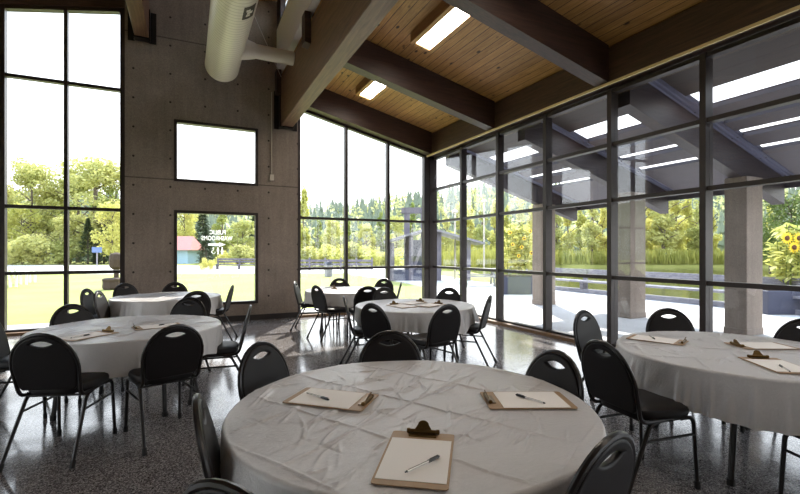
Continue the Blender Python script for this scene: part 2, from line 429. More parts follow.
# mirrored lettering on window_3
def letter(me,cx,cz,wd,ht):
    xs=[v.co.x for v in me.vertices]; ys=[v.co.y for v in me.vertices]
    sx=wd/(max(xs)-min(xs)); sy=ht/(max(ys)-min(ys)); mx_=(max(xs)+min(xs))/2; my=(max(ys)+min(ys))/2
    return lambda c: Vector((cx-(c.x-mx_)*sx, GY1+.001+c.z, cz+(c.y-my)*sy))
for txt,cx,cz,wd,ht in (('PUBLIC',.555,1.862,.31,.095),('WASHROOMS',.545,1.738,.60,.095)):
    me=text_mesh(txt,.1); mesh_obj('lettering',me,M['decal'],w,None,letter(me,cx,cz,wd,ht))['label']='white lettering'
m=MB(); zz=1.605
m.prism([(.37,zz-.022),(.58,zz-.022),(.58,zz-.05),(.71,zz),(.58,zz+.05),(.58,zz+.022),(.37,zz+.022)],'y',GY1+.0002,GY1+.002)
part(m,'arrow_symbol',M['decal'],w)
m=MB()
def disc(cx,cz,r): m.prism([(cx+r*math.cos(k*PI/6),cz+r*math.sin(k*PI/6)) for k in range(12)],'y',GY1+.0002,GY1+.002)
# woman, man and wheelchair user
disc(.64,1.535,.016); m.prism([(.628,1.515),(.652,1.515),(.672,1.45),(.655,1.45),(.655,1.40),(.625,1.40),(.625,1.45),(.608,1.45)],'y',GY1+.0002,GY1+.002)
disc(.56,1.535,.016); m.prism([(.538,1.515),(.582,1.515),(.582,1.455),(.574,1.455),(.574,1.40),(.546,1.40),(.546,1.455),(.538,1.455)],'y',GY1+.0002,GY1+.002)
disc(.47,1.53,.014)
m.prism([(.463,1.515),(.477,1.515),(.474,1.475),(.45,1.475),(.435,1.43),(.425,1.433),(.442,1.485),(.463,1.485)],'y',GY1+.0002,GY1+.002)
n0=len(m.v); ring=[(.478+.034*math.cos(a),1.445+.034*math.sin(a)) for a in [PI*.9+k*PI*1.3/10 for k in range(11)]]
ring2=[(.478+.024*math.cos(a),1.445+.024*math.sin(a)) for a in [PI*.9+k*PI*1.3/10 for k in range(11)]]
for i in range(10): m.prism([ring[i],ring[i+1],ring2[i+1],ring2[i]],'y',GY1+.0002,GY1+.002)
part(m,'restroom_symbols',M['decal'],w)
# window_4: between pier and corner, head following the roof
w=new_window()
head4=lambda X: zc(X)-.53
cols=[2.235,3.35,4.43,5.50]
m=MB()
for i,x in enumerate(cols):
    hw=.035
    if i==3: hw=.07
    m.hexa([(x-hw,YB+.02,0),(x+hw,YB+.02,0),(x+hw,YB+.15,0),(x-hw,YB+.15,0),(x-hw,YB+.02,head4(x-hw)),(x+hw,YB+.02,head4(x+hw)),(x+hw,YB+.15,head4(x+hw)),(x-hw,YB+.15,head4(x-hw))])
for z in (.055,1.075,2.22): m.box(2.2,5.5,YB+.03,YB+.14,z-(.055 if z<.1 else .028),z+.028)
for a,b in zip(cols[:-1],cols[1:]):
    m.hexa([(a,YB+.025,head4(a)-.06),(b,YB+.025,head4(b)-.06),(b,YB+.145,head4(b)-.06),(a,YB+.145,head4(a)-.06),(a,YB+.025,head4(a)),(b,YB+.025,head4(b)),(b,YB+.145,head4(b)),(a,YB+.145,head4(a))])
part(m,'window_frame',M['alu'],w)
for a,b in zip(cols[:-1],cols[1:]):
    for z0,z1 in ((.055,1.075),(1.075,2.22)): pane(w,a+.03,b-.03,GY0,GY1,z0+.028,z1-.028)
    mm=MB(); A,B=a+.03,b-.03
    mm.hexa([(A,GY0,2.248),(B,GY0,2.248),(B,GY1,2.248),(A,GY1,2.248),(A,GY0,head4(A)-.06),(B,GY0,head4(B)-.06),(B,GY1,head4(B)-.06),(A,GY1,head4(A)-.06)])
    mm.build('pane',M['glass'],w)
m=MB(); m.box(2.2,5.6,YB-.10,YB+.02,0,.05); part(m,'window_sill',M['sill'],w)
m=MB(); m.hexa([(2.2,YB,head4(2.2)),(5.8,YB,head4(5.8)),(5.8,YB+.25,head4(5.8)),(2.2,YB+.25,head4(2.2)),(2.2,YB,zc(2.2)),(5.8,YB,zc(5.8)),(5.8,YB+.25,zc(5.8)),(2.2,YB+.25,zc(2.2))])
st(m.build('trim_2',M['beam']))
m=MB(); m.box(5.57,5.79,YB+.0,YB+.2,0,3.9); st(m.build('trim_3',M['alu']))        # corner post
# right glass wall, bay by bay
ys=[YB-1.32*k for k in range(13)]
rowsR=(.06,1.07,2.22,3.05,3.84)
for k in range(12):
    y1,y0=ys[k],ys[k+1]; w=new_window(); m=MB()
    m.box(XR,XR+.15,y0-.037,y0+.037,0,3.87)
    for z in rowsR: m.box(XR+.02,XR+.13,y0+.037,y1-.037,z-(.06 if z<.1 else .028),z+.028)
    part(m,'window_frame',M['alu'],w)
    for z0,z1 in zip(rowsR[:-1],rowsR[1:]): pane(w,XR+.07,XR+.08,y0+.037,y1-.037,z0+.028,z1-.028)
    m=MB(); m.box(XR-.10,XR+.0,y0,y1,0,.055); part(m,'window_sill',M['sill'],w)
# clerestory windows, then the unseen left-wall windows added for fill light
for k in range(4):
    y0=YF+k*3.955; w=new_window(); m=MB(); y1=y0+3.955
    for y in (y0+.04,(y0+y1)/2,y1-.04): m.box(1.75,1.85,y-.04,y+.04,6.3,6.92)
    if k==3: m.box(1.75,1.85,y1-.4,y1-.08,6.36,6.86)
    m.box(1.75,1.85,y0+.08,y1-.08,6.3,6.36); m.box(1.75,1.85,y0+.08,y1-.08,6.86,6.92)
    part(m,'window_frame',M['alu'],w); pane(w,1.795,1.805,y0+.08,y1-.08,6.36,6.86)
for a in lw_open:
    w=new_window(); m=MB(); y0,y1,z0,z1=a
    for y in (y0+.03,(y0+y1)/2,y1-.03): m.box(XL-.2,XL-.1,y-.03,y+.03,z0,z1)
    m.box(XL-.2,XL-.1,y0,y1,z0,z0+.06); m.box(XL-.2,XL-.1,y0,y1,z1-.06,z1)
    part(m,'window_frame',M['alu'],w); pane(w,XL-.155,XL-.145,y0+.05,y1-.05,z0+.05,z1-.05)
for a in fw_open:
    w=new_window(); m=MB(); x0,x1,z0,z1=a
    for x in (x0+.03,(x0+x1)/2,x1-.03): m.box(x-.03,x+.03,YF-.2,YF-.1,z0,z1)
    m.box(x0,x1,YF-.2,YF-.1,z0,z0+.06); m.box(x0,x1,YF-.2,YF-.1,z1-.06,z1)
    part(m,'window_frame',M['alu'],w); pane(w,x0+.05,x1-.05,YF-.155,YF-.145,z0+.05,z1-.05)
# ------------------------------------------------------------ beams
def beam_x(y0,y1,label):
    m=MB()
    def seg(a,b):
        d=.54
        m.hexa([(a,y0,zc(a)-d),(b,y0,zc(b)-d),(b,y1,zc(b)-d),(a,y1,zc(a)-d),(a,y0,zc(a)),(b,y0,zc(b)),(b,y1,zc(b)),(a,y1,zc(a))])
    seg(2.06,5.5)
    o=m.build('roof_beam',M['beam']); 
    # stub end on the other side of the long beam
    s=MB(); a,b=1.70,1.80; d=.5; 
    s.hexa([(a,y0,zc(a)-d),(b,y0,zc(b)-d),(b,y1,zc(b)-d),(a,y1,zc(a)-d),(a,y0,5.36),(b,y0,5.36),(b,y1,5.36),(a,y1,5.36)])
    s.build('beam_end',M['beam'],o)
    return tag(o,label,'beam','sloping roof beams')
beam_x(9.60,9.82,'dark sloping roof beam along the top of the corner window at the back')
beam_x(7.08,7.30,'dark sloping roof beam between the two lit ceiling lamps')
beam_x(4.44,4.66,'dark sloping roof beam nearest the camera, right of the larger lit ceiling lamp')
for y in (1.80,-.84,-3.48): beam_x(y,y+.22,'dark sloping roof beam behind the camera position, out of frame')
m=MB(); m.box(1.80,2.06,YF,9.82,4.18,5.2)
tag(m.build('main_beam',M['girder'],None,bevel=.008),'huge brown timber beam running from upper left onto the concrete pier','beam')
m=MB(); m.box(-.92,-.68,YF,9.82,5.55,6.33)
tag(m.build('ridge_beam',M['girder'],None,bevel=.008),'brown timber beam end at top left above the tall window corner','beam')
m=MB(); y0=YF
m.box(5.5,5.80,YF,YB,3.9,zc(5.65))
hb=m.build('header_beam',M['header']); tag(hb,'long brown timber beam along the top of the right glass wall','beam')
m=MB(); m.box(5.47,5.5,YF,YB-.02,3.87,3.905); m.build('edge_moulding',M['moulding'],hb)['label']='pale wooden edge moulding'
# steel brackets at the wall
for (x0,x1,zb,zt,lab) in ((1.80,2.06,4.18,4.95,'dark steel bracket holding the huge beam at the pier'),(-.92,-.68,5.55,6.1,'dark steel bracket under the top left beam end')):
    t=thing('beam_bracket',lab,'bracket',((x0+x1)/2,9.8,zb))
    hw=(x1-x0)/2
    for s in (-1,1):
        m=MB(); m.box(s*(hw+.012)-.01,s*(hw+.012)+.01,-.12,.02,-.05,zt-zb); m.build('side_plate',M['black'],t)
        m=MB(); m.box(s*(hw+.07)-.05,s*(hw+.07)+.05,.008,.028,-.05,zt-zb); m.build('wall_plate',M['black'],t)
    m=MB(); m.box(-hw-.02,hw+.02,-.14,.028,-.03,-.004); m.build('base_plate',M['black'],t)
# ------------------------------------------------------------ ducts
m=MB(); cy=5.10; R=.31
prof=[(.02,9.37),(.2,9.365),(.28,9.35),(.305,9.325),(.31,9.29)]
seg=40; t=thing('round_duct','large cream spiral air duct hanging under the roof at top','duct',(.60,9.37,cy))
pts=[(0,YF-9.37+.01,0),(0,-.08,0)]
m.tube(pts,R,seg); m.build('duct_pipe',M['duct'],t,smooth=True)
m=MB(); n=6
rr=[R+.004]*2+[R*math.cos(a) for a in [k*PI/2/n for k in range(1,n+1)]]
yy=[-.14,-.08]+[-.08+.06*math.sin(a) for a in [k*PI/2/n for k in range(1,n+1)]]
rr[-1]=.01
m.tube([(0,y,0) for y in yy],rr,seg); m.build('end_cap',M['whitemet'],t,smooth=True)
# label on the duct
m=MB()
a0,a1=math.radians(-72),math.radians(-38); 
for k in range(6):
    p=a0+(a1-a0)*k/6; q=a0+(a1-a0)*(k+1)/6
    f=lambda a,r,y:(math.cos(a)*r,y,math.sin(a)*r)
    y0,y1=-3.0,-2.65
    m.hexa([f(p,R+.002,y0),f(p,R+.002,y1),f(p,R+.006,y1),f(p,R+.006,y0),f(q,R+.002,y0),f(q,R+.002,y1),f(q,R+.006,y1),f(q,R+.006,y0)])
lb=m.build('duct_label',M['rubberlabel'],t)
m=MB()
for (p,q,y0,y1) in ((2,9,-2.92,-2.87),(4,14,-2.86,-2.79),(3,10,-2.78,-2.73)):
    p=math.radians(p*1.6-68);q=math.radians(q*1.6-68)
    m.hexa([f(p,R+.006,y0),f(p,R+.006,y1),f(p,R+.009,y1),f(p,R+.009,y0),f(q,R+.006,y0),f(q,R+.006,y1),f(q,R+.009,y1),f(q,R+.009,y0)])
m.build('printed_mark',M['labelwhite'],lb)
m=MB(); m.tube([(.22,-1.02,0),(.36,-1.02,0),(.50,-1.02,0)],[.20,.17,.135],28); m.build('branch_collar',M['whitemet'],t,smooth=True)
m=MB(); m.tube([(.45,-1.02,0),(1.185,-1.02,-.005)],.125,28); m.build('branch_pipe',M['whitemet'],t,smooth=True)
for y in (-3.2,-5.8,-8.4):
    m=MB(); m.tube([(0,y,R-.01),(0,y,zh(.6)-cy)],.008,6); m.build('hanger_rod',M['galv'],t)
m=MB(); m.tube([(1.795,9.6,5.2),(.62,8.27,zh(.62))],.008,6)
tag(m.build('hanger_wire',M['galv']),'thin pale wire slanting behind the branch duct','wire')
t=thing('wall_conduit','thin grey conduit with small box low on the pier beside the huge beam','conduit',(1.63,YB,3.0))
m=MB(); m.tube([(0,-.02,.15),(0,-.02,1.92)],.010,8); m.build('pipe',M['galv'],t,smooth=True)
m=MB(); m.box(-.045,.045,-.05,0,0,.13); m.build('junction_box',M['galv'],t,bevel=.006)
# ------------------------------------------------------------ ceiling lamps
def lamp(x0,x1,y0,y1,lab,first=[None]):
    cx,cy_=(x0+x1)/2,(y0+y1)/2; z=zc(cx)
    if first[0] is None:
        t=thing('ceiling_lamp',lab,'ceiling lamp',(cx,cy_,z),0,'boxed ceiling lamps'); first[0]=t
        L,Wd=(y1-y0)/2,(x1-x0)/2; k=.05; m=MB(); sh=lambda x,z_: z_-.24*x
        def b(xa,xb,ya,yb,za,zb):
            m.hexa([(xa,ya,sh(xa,za)),(xb,ya,sh(xb,za)),(xb,yb,sh(xb,za)),(xa,yb,sh(xa,za)),(xa,ya,sh(xa,zb)),(xb,ya,sh(xb,zb)),(xb,yb,sh(xb,zb)),(xa,yb,sh(xa,zb))])
        b(-Wd-k,-Wd,-L-k,L+k,-.17,0); b(Wd,Wd+k,-L-k,L+k,-.17,0); b(-Wd,Wd,-L-k,-L,-.17,0); b(-Wd,Wd,L,L+k,-.17,0)
        m.build('lamp_housing',M['lampwood'],t)
        m=MB()
        for (xa,xb,ya,yb) in ((-Wd-k-.006,-Wd+.012,-L-k,L+k),(Wd-.012,Wd+k+.006,-L-k,L+k),(-Wd,Wd,-L-k-.006,-L+.012),(-Wd,Wd,L-.012,L+k+.006)): b(xa,xb,ya,yb,-.182,-.17)
        m.build('lamp_trim',M['planks'],t)['label']='pale pine trim'
        m=MB(); b(-Wd,Wd,-L,L,-.15,-.12); m.build('diffuser',M['lamp'],t)['label']='glowing white diffuser'
    else: dup(first[0],(cx,cy_,z),0,lab)
lamp(3.28,3.56,5.02,6.27,'larger lit boxed lamp on the wooden ceiling, nearest the top edge')
lamp(3.28,3.56,7.62,8.86,'smaller lit boxed lamp on the wooden ceiling, next to the back beam')
lamp(3.28,3.56,2.4,3.65,'added boxed fill lamp above the camera, out of frame')  # this and the next two: unseen lamps added to brighten the room
lamp(3.28,3.56,-.25,1.0,'added boxed fill lamp behind the camera, out of frame')
lamp(3.28,3.56,-2.9,-1.65,'added boxed fill lamp at the far end behind the camera, out of frame')
# ============================================================ furniture
TR=.80; TH=.735
tables={ # (Z, lat)
 'near':(2.07,.055),'right':(3.17,2.45),'middle':(5.95,.20),'left':(4.2,-2.57),'backleft':(7.1,-3.75),'far':(8.3,-.98)}
tlab={'near':'nearest','right':'right-hand','middle':'middle','left':'left front','backleft':'left back','far':'far'}
cx={k:W(v[1],v[0]) for k,v in tables.items()}
# ---- chair prototype
def make_chair():
    t=thing('banquet_chair','x','chair',(0,0,0),0,'black banquet chairs')
    lean=lambda z: -.19-(z-.445)*.247
    # frame
    pts=[(-.195,.17,.445),(-.195,lean(.445),.445)]
    arch=[(-.205,lean(.56),.56)]
    for k in range(17):
        a=PI-PI*k/16; z=.66+.235*math.sin(a); arch.append((.212*math.cos(a),lean(z),z))
    arch.append((.205,lean(.56),.56))
    pl=fillet(pts+[arch[0]],.06,5)+[Vector(p) for p in arch[1:-1]]+list(reversed([Vector((-p.x,p.y,p.z)) for p in fillet(pts+[arch[0]],.06,5)]))
    m=MB(); m.tube(pl,.0125,8); m.build('back_frame',M['tubeblk'],t,smooth=True)
    for s in (-1,1):
        m=MB(); m.tube(fillet([(s*.195,.12,.440),(s*.196,.222,.440),(s*.205,.245,.012)],.07,6),.0125,8)
        l=m.build('leg',M['tubeblk'],t,smooth=True)
        m=MB(); m.tube([(s*.2045,.2443,.045),(s*.2052,.2455,.0)],.0165,8); m.build('foot_cap',M['cap'],l,smooth=True)
        m=MB(); m.tube(fillet([(s*.195,-.05,.438),(s*.196,-.12,.428),(s*.222,-.335,.012)],.05,4),.0125,8)
        l=m.build('leg',M['tubeblk'],t,smooth=True)
        m=MB(); m.tube([(s*.2198,-.317,.045),(s*.2225,-.339,.0)],.0165,8); m.build('foot_cap',M['cap'],l,smooth=True)
        m=MB(); m.tube([(s*.2,.232,.335),(s*.2015,-.165,.335)],.009,6); m.build('stretcher',M['tubeblk'],t,smooth=True)
    for yy in (.2,-.12):
        m=MB(); m.tube([(-.197,yy,.43),(.197,yy,.43)],.009,6); m.build('seat_rail',M['tubeblk'],t,smooth=True)
    # seat cushion
    m=MB(); vs=[];fs=[];N=36;prof=[(.90,.448),(.97,.452),(1,.468),(1,.488),(.965,.505),(.86,.516),(.6,.522),(.25,.524)]
    for r,z in prof:
        for k in range(N):
            a=2*PI*k/N; c_,s_=math.cos(a),math.sin(a); e=.5
            x=.215*r*math.copysign(abs(c_)**e,c_); y=.03+.215*r*math.copysign(abs(s_)**e,s_)
            vs.append((x*(1-.10*max(0,-(y-.03)/.215)),y,z))
    for i in range(len(prof)-1):
        for k in range(N): fs.append((i*N+k,i*N+(k+1)%N,(i+1)*N+(k+1)%N,(i+1)*N+k))
    fs.append(tuple(range(N-1,-1,-1))); fs.append(tuple((len(prof)-1)*N+k for k in range(N)))
    m.add(vs,fs); m.build('seat',M['vinyl'],t,smooth=True)
    # back panel with handle opening
    out=[(-.160,.506),(-.176,.525),(-.188,.62)]
    for k in range(21):
        a=PI-PI*k/20; out.append((.191*math.cos(a),.66+.214*math.sin(a)))
    out+=[(.188,.62),(.176,.525),(.160,.506)]
    hole=[]
    for k in range(9):
        x=-.094+.188*k/8; hole.append((x,.826+.030*(1-(x/.094)**2)))
    for k in range(1,8):
        x=.094-.188*k/8; hole.append((x,.826-.030*(1-(x/.094)**2)))
    me=flat_shape('backrest',[out,hole],.030,.011,3)
    mesh_obj('backrest',me,M['vinyl'],t,None,lambda c: Vector((c.x,lean(c.y)+c.z,c.y)),True)
    return t
chair0=make_chair(); chair_tree=kids(chair0); used=[False]; chair_pos={k:[] for k in tables}
def chair(tb,lab,px=None,ytop=None,off=None,face=None,mind=.99,Z=None,maxd=None):
    tz,tl=tables[tb]
    if off: Z,lat=tz+off[1],tl+off[0]
    else:
        if Z is None: Z=F*(H-.905)/(ytop-HY)
        lat=(px-CX)/F*Z
    v=Vector((lat-tl,Z-tz)); d=v.length
    if d<mind: v*=mind/d
    if maxd and d>maxd: v*=maxd/d
    dr=-v.normalized()
    if face: dr=Vector(face).normalized()
    back=Vector((tl,tz))+v; org=back+dr*.297
    x,y=W(org.x,org.y); dx=Vector(W(dr.x,dr.y))
    rz=math.atan2(dx.y,dx.x)-PI/2
    chair_pos[tb].append((math.atan2(-dx.y,-dx.x),v.length))
    if not used[0]:
        used[0]=True; chair0.location=(x,y,0); chair0.rotation_euler=(0,0,rz); chair0['label']=lab
    else: dup(chair0,(x,y,0),rz,lab,None,None,chair_tree)
B='black arched-back banquet chair '
chair('near',B+'at the left rim of the nearest table, beside the floor',259,342,face=(.92,-.38))
chair('near',B+'behind the middle of the nearest table',390,331)
chair('near',B+'tucked behind the right rim of the nearest table',off=(.82,.37),mind=.88)
chair('near',B+'seen edge-on at the lower left of the nearest table',off=(-.825,-.40),mind=.9,face=(.93,.37))
chair('near',B+'cut off at the bottom, lower right of the nearest table',612,433,mind=.91)
chair('near',B+'barely showing at the bottom edge, lower left corner of nearest table',off=(-.47,-1.02))
chair('right',B+'behind the left rim of the right-hand table, against the glass',583,310)
chair('right',B+'behind the right-hand table, right of the tall mullion',668,308,maxd=1.2)
chair('right',B+'at the right picture edge behind the right-hand table',797,320)
chair('right',B+'with seat in view at the left end of the right-hand table',601,340,face=(.95,.31))
chair('right',B+'cut off at the lower right, front of the right-hand table',off=(-.02,-1.18),face=(-.12,1))
chair('middle',B+'seen edge-on at the left of the middle table',344,296,face=(1,.16))
chair('middle',B+'with its back to us, front left of the middle table',372,303,face=(.66,.75))
chair('middle',B+'with its back to us, front right of the middle table',448,304,face=(-.58,.81))
chair('middle',B+'seen edge-on at the right of the middle table',490,295)
chair('middle',B+'behind the middle table near the corner post',off=(.56,.82))
chair('middle',B+'behind the left part of the middle table',off=(-.45,.88))
chair('far',B+'leftmost at the far table beside the concrete pier',306,281)
chair('far',B+'front left of the far table, its back towards us',316,285,face=(.75,.65))
chair('far',B+'behind the far table in front of the second window mullion',344,279.5)
chair('far',B+'behind the right part of the far table',off=(.66,.78),face=(-.35,-1))
chair('far',B+'seen edge-on at the right end of the far table',off=(1.0,-.28),face=(-1,.06))
chair('far',B+'front right of the far table, largely behind the middle table chair',368,286)
chair('left',B+'with its back to us, front left of left front table',40,333)
chair('left',B+'standing askew, front right of the left front table',187,328,maxd=1.25)
chair('left',B+'side-on at right end of the left front table',244,305,mind=1.08)
chair('left',B+'behind the left part of the left front table',73,304)
chair('left',B+'behind the right part of the left front table',190,297)
chair('left',B+'cut off by the left picture edge beside the left front table',off=(-1.1,-.32))
chair('backleft',B+'outer of the narrow pair left of the left back table',86,Z=6.6,face=(1,.15))
chair('backleft',B+'inner of the narrow pair left of the left back table',98,Z=6.25,face=(1,.25))
chair('backleft',B+'behind the left back table below the tall window edge',124.6,Z=7.75)
chair('backleft',B+'behind the left back table below the public washrooms window',173,283)
chair('backleft',B+'front right of the left back table, overlapping a nearer chair',202,291.5,maxd=1.25)
chair('backleft',B+'seen edge-on at the right end of the left back table',222,285)
# ---- tables
def make_table(loc,rz,lab):
    t=thing('round_table',lab,'table',loc,rz,'round folding tables')
    m=MB(); m.lathe([(.01,TH-.025),(.775,TH-.03),(.785,TH-.022),(.785,TH-.006),(.778,TH)],48); m.build('tabletop',M['laminate'],t,smooth=True)
    for sx in (-1,1):
        for sy in (-1,1):
            m=MB(); m.tube(fillet([(sx*.36,sy*.12,TH-.03),(sx*.42,sy*.30,.62),(sx*.46,sy*.36,.012)],.06,4),.019,8); l=m.build('leg',M['black'],t,smooth=True)
            m=MB(); m.tube([(sx*.4585,sy*.358,.04),(sx*.4605,sy*.3605,0)],.024,8); m.build('foot_cap',M['cap'],l,smooth=True)
        m=MB(); m.tube([(sx*.436,sy*0-.33,.38),(sx*.436,.33,.38)],.012,6); m.build('crossbar',M['black'],t,smooth=True)
        m=MB(); m.tube([(sx*.425,0,.38),(sx*.08,0,TH-.03)],.009,6); m.build('brace',M['black'],t,smooth=True)
    return t
tb0=None
tdesc={'near':'largest round folding table, nearest at the bottom centre','right':'round folding table at the right beside the glass wall, black legs showing',
 'middle':'round folding table in the middle of the room near the corner','left':'round folding table at the left front, dark legs showing below the cloth',
 'backleft':'round folding table at the left back before the concrete pier','far':'smallest round folding table by the back window'}
cdesc={'near':'wrinkled white plastic cloth with fold creases on the nearest table','right':'white plastic cloth hanging over the right-hand table',
 'middle':'white plastic cloth on the middle table in front of the corner post','left':'white plastic cloth on the left front table, two clipboards on it',
 'backleft':'sunlit white plastic cloth on the left back table below the pier window','far':'white plastic cloth on the far table by the back window'}
trot={'near':.5,'right':1.05,'middle':.3,'left':-.35,'backleft':.2,'far':.9}
for k in tables:
    loc=(cx[k][0],cx[k][1],0)
    if tb0 is None: tb0=make_table(loc,trot[k],tdesc[k]); ttree=kids(tb0)
    else: dup(tb0,loc,trot[k],tdesc[k],None,None,ttree)
def cloth(k,nr,na,seed):
    rng=np.random.default_rng(seed)
    R=.83 if k=='near' else TR; edge=.012
    ang=np.linspace(0,2*PI,na,endpoint=False)
    rad=np.concatenate([np.linspace(0.0,1,nr+1)[1:]**.9*(R-edge)])
    A,Rr=np.meshgrid(ang,rad); X=Rr*np.cos(A); Y=Rr*np.sin(A); Zt=np.zeros_like(X)
    # folded-packaging creases: a grid of thin ridges
    fa=rng.uniform(.1,1.4) if k!='near' else math.radians(28)
    for q in (0,1):
        u=X*math.cos(fa+q*PI/2)+Y*math.sin(fa+q*PI/2); sp=.19
        i=np.round(u/sp); d=u-i*sp; sg=np.where(np.mod(i,2)==0,1,-1)
        Zt+=.0075*np.exp(-(d/.0055)**2)*sg+.003*np.cos(2*PI*u/sp*.5)
    nw=120 if k=='near' else 60 if k in('right','left') else 26
    base=math.radians(40)
    for _ in range(nw):
        c=rng.uniform(-.75,.75,2)*R; th=base+rng.normal(0,.35); L=rng.uniform(.05,.17); wd=rng.uniform(.005,.009) if k=='near' else rng.uniform(.008,.013) if k in('right','left') else rng.uniform(.012,.018); h=rng.uniform(.004,.012)
        u=(X-c[0])*math.cos(th)+(Y-c[1])*math.sin(th); v=-(X-c[0])*math.sin(th)+(Y-c[1])*math.cos(th)
        v=v-rng.normal(0,.6)*u*u
        Zt+=h*np.exp(-(u/L)**2-(v/wd)**2)
    Zt+=.0015*np.sin(X*23+1.3*np.sin(Y*17))*np.sin(Y*19+2)
    Zt*=np.clip((R-.03-Rr)/.06+.35,0.35,1)
    Zt=Zt*.9
    Zt=np.where(Zt>.008,.008+.5*(Zt-.008),Zt); Zt=np.clip(Zt,-.0025,.012)
    for (cp,r2) in flatspots.get(k,[]):
        lx=(X+cx[k][0]-cp.x)*math.cos(r2)+(Y+cx[k][1]-cp.y)*math.sin(r2); ly=-(X+cx[k][0]-cp.x)*math.sin(r2)+(Y+cx[k][1]-cp.y)*math.cos(r2)
        dd=np.maximum(np.abs(lx)-.119,np.abs(ly)-.2); f=np.clip(dd/.03+.2,0,1); Zt=Zt*f+.0025*(1-f)
    zt=TH+.0035
    rings=[np.stack([X[i],Y[i],zt+Zt[i]],1) for i in range(len(rad))]
    # drape
    drop=np.full(na,.258)+.026*np.sin(ang*4+seed)+.012*np.sin(ang*7+2*seed)
    if k=='left':
        ld=Vector(W(-1,-.35)); drop+=.16*np.maximum(0,np.cos(ang-math.atan2(ld.y,ld.x)))**4
    ruff=np.zeros(na)
    for _ in range(80 if k!='near' else 60):
        a0=rng.uniform(0,2*PI); w_=rng.uniform(.010,.022) if rng.uniform()<.5 else rng.uniform(.02,.055); h=rng.uniform(-.020,.034) if w_<.022 else rng.uniform(-.024,.044)
        d=(ang-a0+PI)%(2*PI)-PI; ruff+=h*np.exp(-(d/w_)**2)
    lift=np.zeros(na)
    for a0,dist in chair_pos[k]:
        if dist<1.16:
            d=np.abs((ang-a0+PI)%(2*PI)-PI); lift=np.maximum(lift,np.clip((.36-d)/.12,0,1))
    lift=lift*lift*(3-2*lift)
    drop=np.where(drop>.207,drop*(1-lift)+.207*lift,drop)
    lr=1-lift
    last=rings[-1]
    for t_ in (.3,.6,.85,1.0):        # rounded edge
        a=t_*PI/2; r=R-edge+edge*math.sin(a); z=zt-.012*(1-math.cos(a))-.004*t_
        rings.append(np.stack([r*np.cos(ang),r*np.sin(ang),np.full(na,z)],1))
    nd=10
    for i in range(1,nd+1):
        t_=i/nd; r=R+.030*t_*lr+(ruff*max(0,(t_-.1)/.9)**.7)*(.7+.3*lr)+.004*np.sin(ang*31+t_*7)*t_
        r=np.maximum(r,R-.003-.010*t_)
        r=np.where(lift>.3,np.minimum(r,R+.03),r)
        z=zt-.016-(drop-.016)*t_
        rings.append(np.stack([r*np.cos(ang),r*np.sin(ang),z],1))
    V=np.concatenate([[[0,0,zt+.001]]]+rings); m=MB(); m.v=[tuple(p) for p in V]
    n=len(rings); fs=[(0,1+k_,1+(k_+1)%na) for k_ in range(na)]
    for i in range(n-1):
        b=1+i*na
        for k_ in range(na):
            k2=(k_+1)%na; fs.append((b+k_,b+na+k_,b+na+k2,b+k2))
    m.f=fs
    o=m.build('tablecloth',M['cloth'],None,False,0,True)
    o.data.polygons.foreach_set('use_smooth',[True]*len(o.data.polygons))
    o.location=(cx[k][0],cx[k][1],0); tag(o,cdesc[k],'tablecloth','white plastic tablecloths')
# ---- clipboards
CZ=TH+.0105
def make_clipboard():
    t=thing('clipboard','x','clipboard',(0,0,0),0,'clipboards on the tables')
    m=MB(); hw,hl,r=.119,.2,.012; poly=[]
    for (sx,sy,a0) in ((1,-1,-PI/2),(1,1,0),(-1,1,PI/2),(-1,-1,PI)):
        for q in range(4): a=a0+q*PI/6; poly.append((sx*(hw-r)+r*math.cos(a),sy*(hl-r)+r*math.sin(a)))
    m.prism(poly,'z',0,.0035); m.build('board',M['hardboard'],t)
    m=MB(); y=.178
    m.box(-.052,.052,y-.022,y+.012,.0035,.0075)          # pressing plate
    m.tube([(-.056,y+.006,.0145),(.056,y+.006,.0145)],.0075,10)
    n0=len(m.v); hump=[(-.036,0)]
    for q in range(11): a=PI-PI*q/10; hump.append((.021*math.cos(a)*1.0,.022+.016*math.sin(a)))
    hump.append((.036,0)); m.prism(hump,'y',-.0012,.0012)
    Mx=Matrix.Translation((0,y+.006,.016))@Matrix.Rotation(math.radians(-25),4,'X')
    m.xf(Mx,n0)
    for s in (-1,1):
        n0=len(m.v); m.lathe([(.002,-.008),(.009,-.006),(.010,0),(.009,.006),(.002,.008)],10)
        m.xf(Matrix.Translation((s*.056,y+.006,.0145))@Matrix.Rotation(PI/2,4,'Y'),n0)
    k=m.build('clip',M['brass'],t,smooth=True); k['label']='brass spring clip'
    return t
cb0=make_clipboard(); cbt=kids(cb0); cused=[False]
m=MB(); m.box(-.111,.111,-.152,.152,0,.0012); pa0=m.build('sheet_of_paper',M['paper']); paused=[False]
def make_pen():
    t=thing('pen','x','pen',(0,0,0),0,'ballpoint pens')
    m=MB(); m.tube([(0,-.075,0),(0,.028,0)],.0042,8); m.build('barrel',M['penwhite'],t,smooth=True)
    m=MB(); m.tube([(0,.022,0),(0,.07,0),(0,.076,0)],[.0054,.0052,.003],8); m.bar((0,.07,.0062),(0,.03,.0062),.003,.002); m.build('cap',M['penblack'],t,smooth=True)
    m=MB(); m.tube([(0,-.084,0),(0,-.074,0)],[.0022,.0042],8); m.build('end_plug',M['penblack'],t,smooth=True)
    m=MB(); m.tube([(0,-.07,.0028),(0,.028,.0028)],.0017,6); m.build('ink_tube',M['penblack'],t,smooth=True)
    return t
pe0=make_pen(); pet=kids(pe0); peused=[False]
